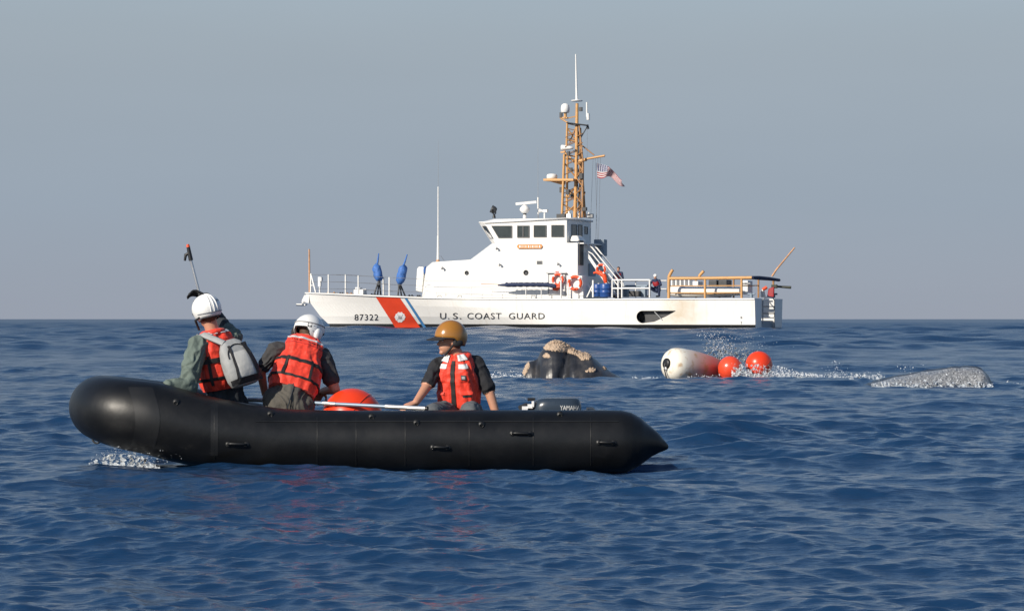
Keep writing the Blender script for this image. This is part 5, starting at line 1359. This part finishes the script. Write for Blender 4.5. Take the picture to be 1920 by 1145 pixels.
# ---------------- crew on the cutter
def crew(label, base, pose):
    t_ = thing('person', label, 'person', Mc @ base, -TH)
    B = Body(); b = base; V = Vector; T_ = lambda v: Mc @ (b + V(v))
    if pose == 'stand':
        for x in (-.1, .1): B.chain([T_((x,0,.92)), T_((x*1.2,-.02,.48)), T_((x*1.2,.03,.06))], [.10,.075,.06], PT); B.cap(T_((x*1.2,.0,.05)), .05, T_((x*1.2,-.16,.04)), .045, BT)
        B.cap(T_((0,0,.95)), .14, T_((0,0,1.15)), .14, PT).cap(T_((0,0,1.12)), .145, T_((0,0,1.36)), .165, JK).cap(T_((-.16,0,1.42)), .075, T_((.16,0,1.42)), .075, JK)
        B.chain([T_((-.2,0,1.42)), T_((-.26,-.05,1.13)), T_((-.15,-.25,1.0))], [.07,.06,.045], JK).chain([T_((.2,0,1.42)), T_((.27,-.02,1.13)), T_((.22,-.22,.98))], [.07,.06,.045], JK)
        B.cap(T_((0,0,1.4)), .06, T_((0,-.01,1.56)), .055, SK).ell(T_((0,-.01,1.63)), (.08,.095,.12), None, SK).ell(T_((0,.01,1.68)), (.09,.105,.09), None, HR)
        hc = (0, 0, 1.25)
    else:
        B.chain([T_((-.12,0,.38)), T_((-.38,-.25,.55)), T_((-.36,-.2,.06))], [.12,.085,.06], PT).chain([T_((.1,0,.38)), T_((.25,-.38,.50)), T_((.22,-.3,.06))], [.12,.085,.06], PT)
        for x, y in ((-.36,-.2),(.22,-.3)): B.cap(T_((x,y,.05)), .05, T_((x-.12,y-.1,.04)), .045, BT)
        B.cap(T_((0,0,.38)), .16, T_((0,-.05,.62)), .15, PT).cap(T_((0,-.05,.6)), .15, T_((-.03,-.12,.86)), .165, JK).cap(T_((-.2,-.12,.9)), .075, T_((.15,-.12,.9)), .075, JK)
        B.chain([T_((-.22,-.12,.9)), T_((-.34,-.28,.68)), T_((-.2,-.45,.55))], [.07,.06,.045], JK).chain([T_((.18,-.12,.9)), T_((.32,-.28,.66)), T_((.15,-.48,.56))], [.07,.06,.045], JK)
        B.cap(T_((-.03,-.12,.9)), .06, T_((-.05,-.15,1.04)), .055, SK).ell(T_((-.05,-.16,1.10)), (.08,.095,.12), None, SK).ell(T_((-.05,-.15,1.17)), (.11,.12,.10), None, HR)
    B.build('body', [M_navy, M_navy, M_skin, M_shell_w if pose != 'stand' else M_hair, M_glove, M_boot2], t_, voxel=.02, smooth=2, fold=0)
    if pose == 'stand': build('life_vest', closed_loft([(T_((.02,-.02,1.02)), Vector((CT,-ST,0)), Vector((ST,CT,0)), .17, .15), (T_((.02,-.02,1.2)), Vector((CT,-ST,0)), Vector((ST,CT,0)), .20, .17), (T_((.02,0,1.4)), Vector((CT,-ST,0)), Vector((ST,CT,0)), .16, .13)], 20, 2.6), M_darkred, t_)
    else: build('life_vest', closed_loft([(T_((0,-.05,.60)), Vector((CT,-ST,0)), Vector((ST,CT,0)), .17, .17), (T_((-.02,-.1,.76)), Vector((CT,-ST,0)), Vector((ST,CT,0)), .20, .19), (T_((-.03,-.12,.92)), Vector((CT,-ST,0)), Vector((ST,CT,0)), .14, .12)], 20, 2.6), M_darkred, t_)
bs = P(1159.5, 552, -.2); bs.z = P(1160, 543, -.2).z - .0
crew('dark haired crew member standing at the foot of the cutter ladder', Vector((bs.x, -.2, P(1159,500,-.2).z-1.76)), 'stand')
bs = P(1232, 557, -1.0)
crew('crew member in white helmet crouching on the cutter aft deck', Vector((bs.x, -1.0, bs.z)), 'crouch')
# ------------------------------------------------------------------ whale, floats, spray
DW = 49.0
M_whale = mat('whale_skin', (.028,.030,.036), .34, var=.5, scale=2.2, bump=.6, bscale=7, dirt=((.11,.095,.078), .7, 2.2), spec=.4, rvar=.15)
M_call = mat('callosity', (.48,.36,.26), .9, var=.35, scale=9, bump=1.0, bscale=22, dirt=((.07,.05,.04), .95, 9.0))
M_foam = mat('white_foam', (.78,.80,.82), .5, var=.08, scale=4)
wh = thing('right_whale', 'dark right whale with pale crusted callosities on its raised head', 'whale', at(1080,708,DW))
# ridge line (pixel), half width in metres, along the body
prof = [(974,716,.05),(979,702,.20),(985,688,.32),(992,679,.42),(1001,676,.52),(1008,672,.60),(1014,660,.66),(1021,651,.70),(1027,644,.72),(1035,640,.74),(1049,640,.78),(1064,647,.82),(1079,656,.88),(1100,661.5,.95),(1108,667,1.0),(1123,680,1.08),(1143,694,1.15),(1156,703,1.2),(1180,712,1.3),(1240,722,1.4),(1340,728,1.5),(1450,728,1.5),(1540,728,1.45),(1590,724,1.3),(1625,718,1.15),(1660,709,1.0),(1700,700,.92),(1750,691.5,.85),(1790,687,.8),(1828,687,.72),(1840,692,.66),(1850,704,.6),(1858,722,.5),(1880,735,.4),(1990,745,.3)]
def DX_(px): t = min(1, max(0, (px-1400)/280.0)); return DW - 4.6*t*t*(3-2*t)
rows = []
pz = [at(a, b, DX_(a)) for a, b, _ in prof]
for i, (a, b, w_) in enumerate(prof):
    top = pz[i].z; row = []; n = 28; bot = -1.3 if 2 < i < len(prof)-6 else min(top-.3, -.5)
    c = (top+bot)/2; hh_ = (top-bot)/2
    for k in range(n):
        t = 2*math.pi*k/n; st, ct = math.sin(t), math.cos(t)
        # front of the head: narrow arched upper jaw over bulging lower lips
        pw = .75 if i < 18 else .9
        row.append(Vector((pz[i].x, DX_(a) + w_*math.copysign(abs(ct)**pw, ct)*(1.0 - (.42 if i < 17 else 0)*max(0, st)**2.2), c + hh_*math.copysign(abs(st)**.85, st))))
    rows.append(row)
# resample along x for smoothness
def resample(rows, m=6):
    out = []
    for i in range(len(rows)-1):
        for j in range(m):
            t = j/m; r_ = []
            for k in range(len(rows[0])):
                p0, p1, p2, p3 = rows[max(i-1,0)][k], rows[i][k], rows[i+1][k], rows[min(i+2,len(rows)-1)][k]
                r_.append(.5*((2*p1)+(p2-p0)*t+(2*p0-5*p1+4*p2-p3)*t*t+(3*p1-p0-3*p2+p3)*t**3))
            out.append(r_)
    return out + [rows[-1]]
rows = resample(rows, 5)
xg = at(1053,690,DW).x; xg2 = at(1005,690,DW).x
for r_ in rows:
    for p in r_:
        if p.y < DW and p.x < at(1160,700,DW).x:
            gx = xg + .10*math.sin(p.z*3)
            p.y += .16*math.exp(-((p.x-gx)/.09)**2)*min(1, max(0, (.75-p.z)/.3)) + .10*math.exp(-((p.x-xg2)/.07)**2)
            p.y += .09*mnoise.fractal(Vector((p.x*2.0, p.z*2.0, 3.1)), .8, 2.0, 4)
        p.z += .030*mnoise.fractal(p*2.4, .8, 2.0, 4)
wm = MB().grid(rows, 0, True, wrap=True)
wm.add(rows[0], [list(range(len(rows[0])))], 0, True); wm.add(rows[-1], [list(range(len(rows[0])))], 0, True)
body = build('body', wm, M_whale, wh)
WBV = BVHTree.FromPolygons(wm.v, [f for f in wm.f])
def on_whale(px, py):
    o_ = Vector((0,0,H)); d = (at(px,py,49)-o_).normalized(); loc, nor, i_, ds = WBV.ray_cast(o_, d)
    if loc is None: return None, None
    if nor.dot(d) > 0: nor = -nor
    return loc, nor
def callosity(poly, seed, thick=.028, step=.9):
    """crusted patch: cells of the outline raised in rough lumps from the skin"""
    xs = [p[0] for p in poly]; ys = [p[1] for p in poly]
    def inside(x, y):
        c = False; n = len(poly)
        for i in range(n):
            (x0, y0), (x1, y1) = poly[i], poly[i-1]
            if (y0 > y) != (y1 > y) and x < (x1-x0)*(y-y0)/(y1-y0)+x0: c = not c
        return c
    mb = MB(); idx = {}; nx = int((max(xs)-min(xs))/step)+2; ny = int((max(ys)-min(ys))/step)+2
    for j in range(ny):
        for i in range(nx):
            x, y = min(xs)+i*step, min(ys)+j*step
            jx = x + 2.2*mnoise.noise(Vector((x*.35, y*.35, seed))); jy = y + 2.2*mnoise.noise(Vector((x*.35, y*.35, seed+9)))
            loc, nor = on_whale(x, y)
            if loc is None: continue
            ins = inside(jx, jy)
            h = (thick*(.5 + 1.6*abs(mnoise.noise(Vector((x*.5, y*.5, seed))))) if ins else -.02)
            idx[(i, j)] = (len(mb.v), ins); mb.v.append(loc + nor*h + Vector((0,0,.25*h)))
    for j in range(ny-1):
        for i in range(nx-1):
            ks = [(i,j),(i+1,j),(i+1,j+1),(i,j+1)]
            if all(k in idx for k in ks) and any(idx[k][1] for k in ks):
                mb.f.append([idx[k][0] for k in ks]); mb.m.append(0); mb.s.append(True)
    return build('callosity', mb, M_call, body)
callosity([(1021,655),(1023,644),(1033,637),(1052,637),(1068,646),(1080,654),(1100,659),(1109,666),(1106,674),(1090,675),(1082,667),(1072,663),(1058,661),(1045,659),(1030,656.5)], 1)
callosity([(1017,669),(1024,661),(1031,665),(1033,670),(1025,671)], 2, .022)
callosity([(979,700),(984,686),(990,678),(994,682),(991,692),(984,704)], 3, .028)
callosity([(1097,696),(1107,690),(1118,691),(1115,697),(1100,698)], 4, .022)
callosity([(1130,687),(1137,687),(1143,692),(1135,693)], 5, .022)
# beads of crust along the top of the bonnet, so its skyline is rough
rw_ = random.Random(4)
cr = MB()
for k in range(130):
    px = 1022 + 86*rw_.random(); i = 0
    for a, b in zip(prof, prof[1:]):
        if a[0] <= px <= b[0]: py = a[1]+(b[1]-a[1])*(px-a[0])/(b[0]-a[0])
    c = at(px, py + rw_.uniform(.0, 2.5), DW) + Vector((0, rw_.uniform(-.25,.15), 0)); s_ = rw_.uniform(.008,.022)
    cr.ell(c, (s_*1.4, s_*1.3, s_), seg=7, rings=5)
co = build('callosity_crust', cr, M_call, body); co['kind'] = 'stuff'

# white teardrop float
wf = thing('barrel_float', 'stained white barrel float with black end hub beside the splash', 'buoy', at(1270,708,DW))
ax = Vector((.80,.56,-.10)).normalized()
c0 = at(1264,683,DW) 
M_wf = bpy.data.materials.new('white_red_float_stained'); M_wf.use_nodes = True
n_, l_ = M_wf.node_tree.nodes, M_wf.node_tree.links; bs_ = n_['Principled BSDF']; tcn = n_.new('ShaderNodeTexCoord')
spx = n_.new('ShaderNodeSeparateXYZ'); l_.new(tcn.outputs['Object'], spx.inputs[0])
r1 = n_.new('ShaderNodeValToRGB'); r1.color_ramp.elements[0].position = .15; r1.color_ramp.elements[0].color = (.80,.76,.66,1); r1.color_ramp.elements[1].position = .80; r1.color_ramp.elements[1].color = (.66,.16,.11,1)  # colour runs from white to red along the float, brown stains over it
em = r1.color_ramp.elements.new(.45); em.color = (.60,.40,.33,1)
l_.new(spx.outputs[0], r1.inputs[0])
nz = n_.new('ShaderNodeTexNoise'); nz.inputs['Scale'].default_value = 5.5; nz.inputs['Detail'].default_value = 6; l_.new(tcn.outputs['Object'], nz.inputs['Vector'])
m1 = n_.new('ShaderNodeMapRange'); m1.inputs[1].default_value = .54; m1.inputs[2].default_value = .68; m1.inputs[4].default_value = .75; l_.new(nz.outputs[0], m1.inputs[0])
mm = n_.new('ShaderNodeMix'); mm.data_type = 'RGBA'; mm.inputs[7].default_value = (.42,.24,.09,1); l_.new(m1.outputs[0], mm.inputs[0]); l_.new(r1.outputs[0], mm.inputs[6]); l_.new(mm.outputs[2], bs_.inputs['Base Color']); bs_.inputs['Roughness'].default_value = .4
rf_ = .365
pr_ = [(.001,-.20),(.10,-.20),(.20,-.185),(.29,-.13),(.345,-.05),(rf_,.05),(rf_,.16),(.355,.40),(.325,.70),(.28,1.0),(.22,1.25),(.14,1.42),(.05,1.5),(.001,1.5)]
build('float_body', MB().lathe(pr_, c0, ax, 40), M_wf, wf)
hc = c0 - ax*.20
build('hub', MB().lathe([(.001,-.05),(.07,-.05),(.115,-.03),(.12,.02)], hc, ax, 20), M_black, wf)
build('tether', MB().tube([hc - ax*.05, hc - ax*.10 + Vector((.02,0,-.12)), hc - ax*.06 + Vector((.04,0,-.32))], .015, 6), M_dark, wf)
build('shackle', MB().ell(hc - ax*.07 + Vector((.02,0,-.11)), (.045,.03,.04), seg=12, rings=8), M_crest, wf)
M_ob2 = mat('orange_float_wet', (.80,.075,.03), .25, var=.06, spec=.6)
float_ball('ball_float', 'paler orange ball float afloat against the white barrel float', at(1369,690,DW+.1), .262, 'orange ball floats', (.3,.6,-.6), M_ob2)
float_ball('ball_float', 'bright orange ball float farthest right in the splash', at(1423,683,DW+.5), .29, 'orange ball floats', (.5,.3,-.7))

# ---- spray: droplets and torn sheets of white water
M_drop = bpy.data.materials.new('spray_water'); M_drop.use_nodes = True
b_ = M_drop.node_tree.nodes['Principled BSDF']; b_.inputs['Base Color'].default_value = (.82,.85,.88,1); b_.inputs['Roughness'].default_value = .25; b_.inputs['Transmission Weight'].default_value = .0; b_.inputs['IOR'].default_value = 1.33
OCT_V = [(1,0,0),(-1,0,0),(0,1,0),(0,-1,0),(0,0,1),(0,0,-1)]; OCT_F = [(0,2,4),(2,1,4),(1,3,4),(3,0,4),(2,0,5),(1,2,5),(3,1,5),(0,3,5)]
def drops(mb, px, py, D, r, rs):
    c = at(px, py, D); d = Vector((rs.gauss(0,1), rs.gauss(0,1), rs.gauss(0,1.4))); s = r*(.6+.8*rs.random())
    st = 1 + .9*rs.random()
    mb.add([c + Vector((v[0]*s, v[1]*s, v[2]*s*st)) for v in OCT_V], OCT_F, 0, True)
def spray(name, label, gens, seed):
    rs = random.Random(seed); mb = MB()
    for n, fn, D, dd, r0, r1 in gens:
        for _ in range(n):
            px, py = fn(rs); drops(mb, px, py, D + rs.uniform(-dd, dd), r0 + (r1-r0)*rs.random()**3, rs)
    o_ = build(name, mb, M_drop); o_['kind'] = 'stuff'; o_['label'] = label; o_['category'] = 'spray'; return o_
def jet(rs):
    t = rs.random()**.8
    return 1360 - 28*t + rs.gauss(0, 7+9*t), 668 - 46*t + rs.gauss(0, 7)
def sheet(rs):
    x = 1376 + 100*rs.random()**1.1; f = (x-1376)/100
    top = 682 + 8*abs(f-.25) + 20*max(0, f-.55); return x, top + (711-top)*rs.random()**.7 + rs.gauss(0, 2.0)
def tail_(rs): x = 1440 + 90*rs.random(); return x, 703 - 22*max(0, 1-(x-1440)/80)*rs.random()**1.6 + rs.gauss(0,1.5)
def low(a, b, y, amp):
    def f(rs): x = a + (b-a)*rs.random(); return x, y - amp*rs.random()**3*(.4+.6*abs(math.sin(x*.09)))
    return f
M_torn = bpy.data.materials.new('white_water'); M_torn.use_nodes = True
nt_, lt_ = M_torn.node_tree.nodes, M_torn.node_tree.links; bt_ = nt_['Principled BSDF']; bt_.inputs['Base Color'].default_value = (.60,.64,.67,1); bt_.inputs['Roughness'].default_value = .35; bt_.inputs['Transmission Weight'].default_value = .3; bt_.inputs['IOR'].default_value = 1.2
tt_ = nt_.new('ShaderNodeTexCoord'); zz_ = nt_.new('ShaderNodeTexNoise'); zz_.inputs['Scale'].default_value = 24; zz_.inputs['Detail'].default_value = 6; lt_.new(tt_.outputs['Object'], zz_.inputs['Vector'])
bb_ = nt_.new('ShaderNodeBump'); bb_.inputs['Strength'].default_value = .45; bb_.inputs['Distance'].default_value = .05; lt_.new(zz_.outputs[0], bb_.inputs['Height']); lt_.new(bb_.outputs[0], bt_.inputs['Normal'])
def torn(mb, x0, x1, topf, base, D, seed, thr=-.05, step=.7, amp=.10, slope=.4, fs=.16):
    """ragged sheet of white water with real holes, leaning back from its foot"""
    nx = int((x1-x0)/step)+1; idx = {}
    for i in range(nx+1):
        x = x0+(x1-x0)*i/nx; top = topf(x); ny = max(2, int((base-top)/step))
        for j in range(ny+1):
            f = j/ny; y = top+(base-top)*f
            nz_ = mnoise.fractal(Vector((x*fs, y*fs, seed)), .7, 2.1, 5)
            c = at(x + 1.2*mnoise.noise(Vector((x*.4, y*.4, seed+3))), y, D + slope*(1-f)) + Vector((0, amp*nz_, 0))
            idx[(i, j)] = (len(mb.v), nz_ + .55*(f-.45), ny); mb.v.append(c)
    for i in range(nx):
        for j in range(min(idx[(i,0)][2], idx[(i+1,0)][2])):
            ks = [(i,j),(i+1,j),(i+1,j+1),(i,j+1)]
            if sum(idx[k][1] for k in ks)/4 > thr: mb.f.append([idx[k][0] for k in ks]); mb.m.append(0); mb.s.append(True)
def white_water(name, label, sheets):
    mb = MB()
    for a in sheets: torn(mb, *a)
    o_ = build(name, mb, M_torn); o_['kind'] = 'stuff'; o_['label'] = label; o_['category'] = 'water'
def sp_top(x): f = (x-1372)/110; return 679 + 14*abs(f-.2) + 26*max(0, f-.45) + 5*mnoise.noise(Vector((x*.2, 0, 1)))
def wl_(y, a, s): return lambda x: y - a*(.35+.65*abs(mnoise.noise(Vector((x*.07, s, 0)))*2))
white_water('white_water', 'torn white splash in front of the orange ball floats', [(1372, 1482, sp_top, 712, DW-.75, 1.0, .06), (1380, 1470, lambda x: sp_top(x)+8, 712, DW-.62, 5.0, .12), (1322, 1400, lambda x: 622+abs(x-1345)*.5, 676, DW+.75, 41.0, .30, .6, .25, .5, .22), (1340, 1440, lambda x: 640+abs(x-1380)*.4, 680, DW+.95, 47.0, .26, .6, .25, .5, .2), (1285, 1350, wl_(709, 9, 2), 712, DW-.75, 2.0, .0), (1440, 1530, wl_(706, 13, 4), 711, DW-.6, 3.0, .0)])
white_water('white_water', 'broken white wavelets between the splash and the whale back', [(1528, 1600, wl_(706, 10, 7), 713, DW-1.6, 7.0, .02), (1590, 1660, wl_(708, 9, 6), 717, DW-3.0, 6.0, .02), (1850, 1925, wl_(721, 7, 3), 728, DW-5.0, 13.0, .02), (1640, 1862, wl_(719, 8, 17), 731, DW-5.9, 17.0, -.02)])
white_water('white_water', 'white wash curling ahead of the whale lower lip', [(916, 986, wl_(706, 12, 9), 712, DW-.6, 9.0, .0), (1185, 1240, wl_(708, 5, 8), 712, DW-.6, 8.0, .0)])
spray('water_spray', 'white spray thrown up around the orange ball floats', [(420, jet, DW+.8, .3, .002, .009), (1000, sheet, DW-.75, .25, .002, .009), (500, tail_, DW-.3, .3, .003, .013),
      (200, low(1285,1345,709,9), DW-.7, .2, .002, .009), (140, lambda rs: (1400+rs.gauss(0,30), 650+rs.gauss(0,14)), DW+.9, .3, .003, .008)], 21)
spray('water_spray', 'fine drops above the wavelets trailing behind the splash', [(260, low(1530,1650,706,12), DW-.5, .25, .003, .011), (70, lambda rs: (1566+rs.gauss(0,9), 695+rs.gauss(0,7)), DW-.3, .2, .003, .009)], 22)
spray('water_spray', 'fine drops over the wash ahead of the whale lip', [(260, low(918,984,706,13), DW-.5, .25, .003, .011)], 23)
# the sheet of water sliding off the whale's back
def back(rs):
    x = 1636 + 218*rs.random(); 
    for a, b in zip(prof, prof[1:]):
        if a[0] <= x <= b[0]: top = a[1]+(b[1]-a[1])*(x-a[0])/(b[0]-a[0])
    return x, top
M_sheet = bpy.data.materials.new('sliding_water'); M_sheet.use_nodes = True
nn, ll = M_sheet.node_tree.nodes, M_sheet.node_tree.links; bq = nn['Principled BSDF']
tq = nn.new('ShaderNodeTexCoord'); zq = nn.new('ShaderNodeTexNoise'); zq.inputs['Scale'].default_value = 26; zq.inputs['Detail'].default_value = 8; zq.inputs['Roughness'].default_value = .7; zq.inputs['Distortion'].default_value = 1.2
mq = nn.new('ShaderNodeMapping'); mq.inputs['Scale'].default_value = (1.0, .6, .42); mq.inputs['Rotation'].default_value = (0, R(12), 0); ll.new(tq.outputs['Object'], mq.inputs['Vector']); ll.new(mq.outputs[0], zq.inputs['Vector'])
rq = nn.new('ShaderNodeValToRGB'); rq.color_ramp.elements[0].position = .37; rq.color_ramp.elements[0].color = (.05,.055,.06,1); rq.color_ramp.elements[1].position = .70; rq.color_ramp.elements[1].color = (.52,.53,.54,1)
ll.new(zq.outputs[0], rq.inputs[0]); ll.new(rq.outputs[0], bq.inputs['Base Color']); bq.inputs['Roughness'].default_value = .14
bb = nn.new('ShaderNodeBump'); bb.inputs['Strength'].default_value = .5; bb.inputs['Distance'].default_value = .03; ll.new(zq.outputs[0], bb.inputs['Height']); ll.new(bb.outputs[0], bq.inputs['Normal'])
G = []
for i in range(100):
    px = 1632 + 224*i/99; row = []
    for a, b in zip(prof, prof[1:]):
        if a[0] <= px <= b[0]: top = a[1]+(b[1]-a[1])*(px-a[0])/(b[0]-a[0])
    dark = 3.0 if px < 1800 else 1.0
    for k in range(26):
        f = k/25; py = top + (dark*(.4+.6*abs(math.sin(px*.06))) if px < 1815 else 1.5) + (732-top)*f
        loc, nor = on_whale(px, min(py, 728)); 
        if loc is None: loc = at(px, py, DX_(px)-.5)
        p = loc + Vector((0,-.05-.30*f*f,-.0)) + Vector((0, -.03, .0))*mnoise.noise(Vector((px*.12, py*.12, 2.0)))
        row.append(p)
    G.append(row)
ws = build('water_sheet', MB().grid(G), M_sheet); ws['kind'] = 'stuff'; ws['label'] = 'white water sliding off the whale back at right'; ws['category'] = 'water'
spray('water_spray', 'glinting drops streaming off the whale back', [(350, lambda rs: (lambda q: (q[0], q[1] + 4 + (720-q[1])*rs.random()))(back(rs)), DW-5.6, .15, .002, .010), (100, low(1855,1920,722,6), DW-5.0, .25, .003, .010), (25, lambda rs: (1700+rs.gauss(0,14), 690+rs.gauss(0,4)), DW-5.0, .2, .003, .009)], 24)
# bow wave of the inflatable
def bw(rs):
    x = 168 + 120*rs.random(); return x, 868 - (34 - abs(x-222)*.42)*rs.random()**1.2 + .12*max(0, x-220)
spray('bow_spray', 'small white bow wave breaking under the inflatable bow', [(450, bw, DN-.02, .16, .0010, .0034), (160, lambda rs: (275+rs.gauss(0,22), 862+rs.gauss(0,7)), DN-.28, .08, .001, .0035)], 25)
white_water('white_water', 'thin white bow wave sheet under the inflatable bow', [(166, 292, lambda x: 868-(33-abs(x-225)*.40)*(.6+.5*abs(mnoise.noise(Vector((x*.08,3,0))))), 878, DN-.12, 31.0, .08, .8, .03, .3, .12), (190, 300, lambda x: 868-(22-abs(x-245)*.32), 878, DN-.28, 35.0, .14, .8, .03, .15, .13)])
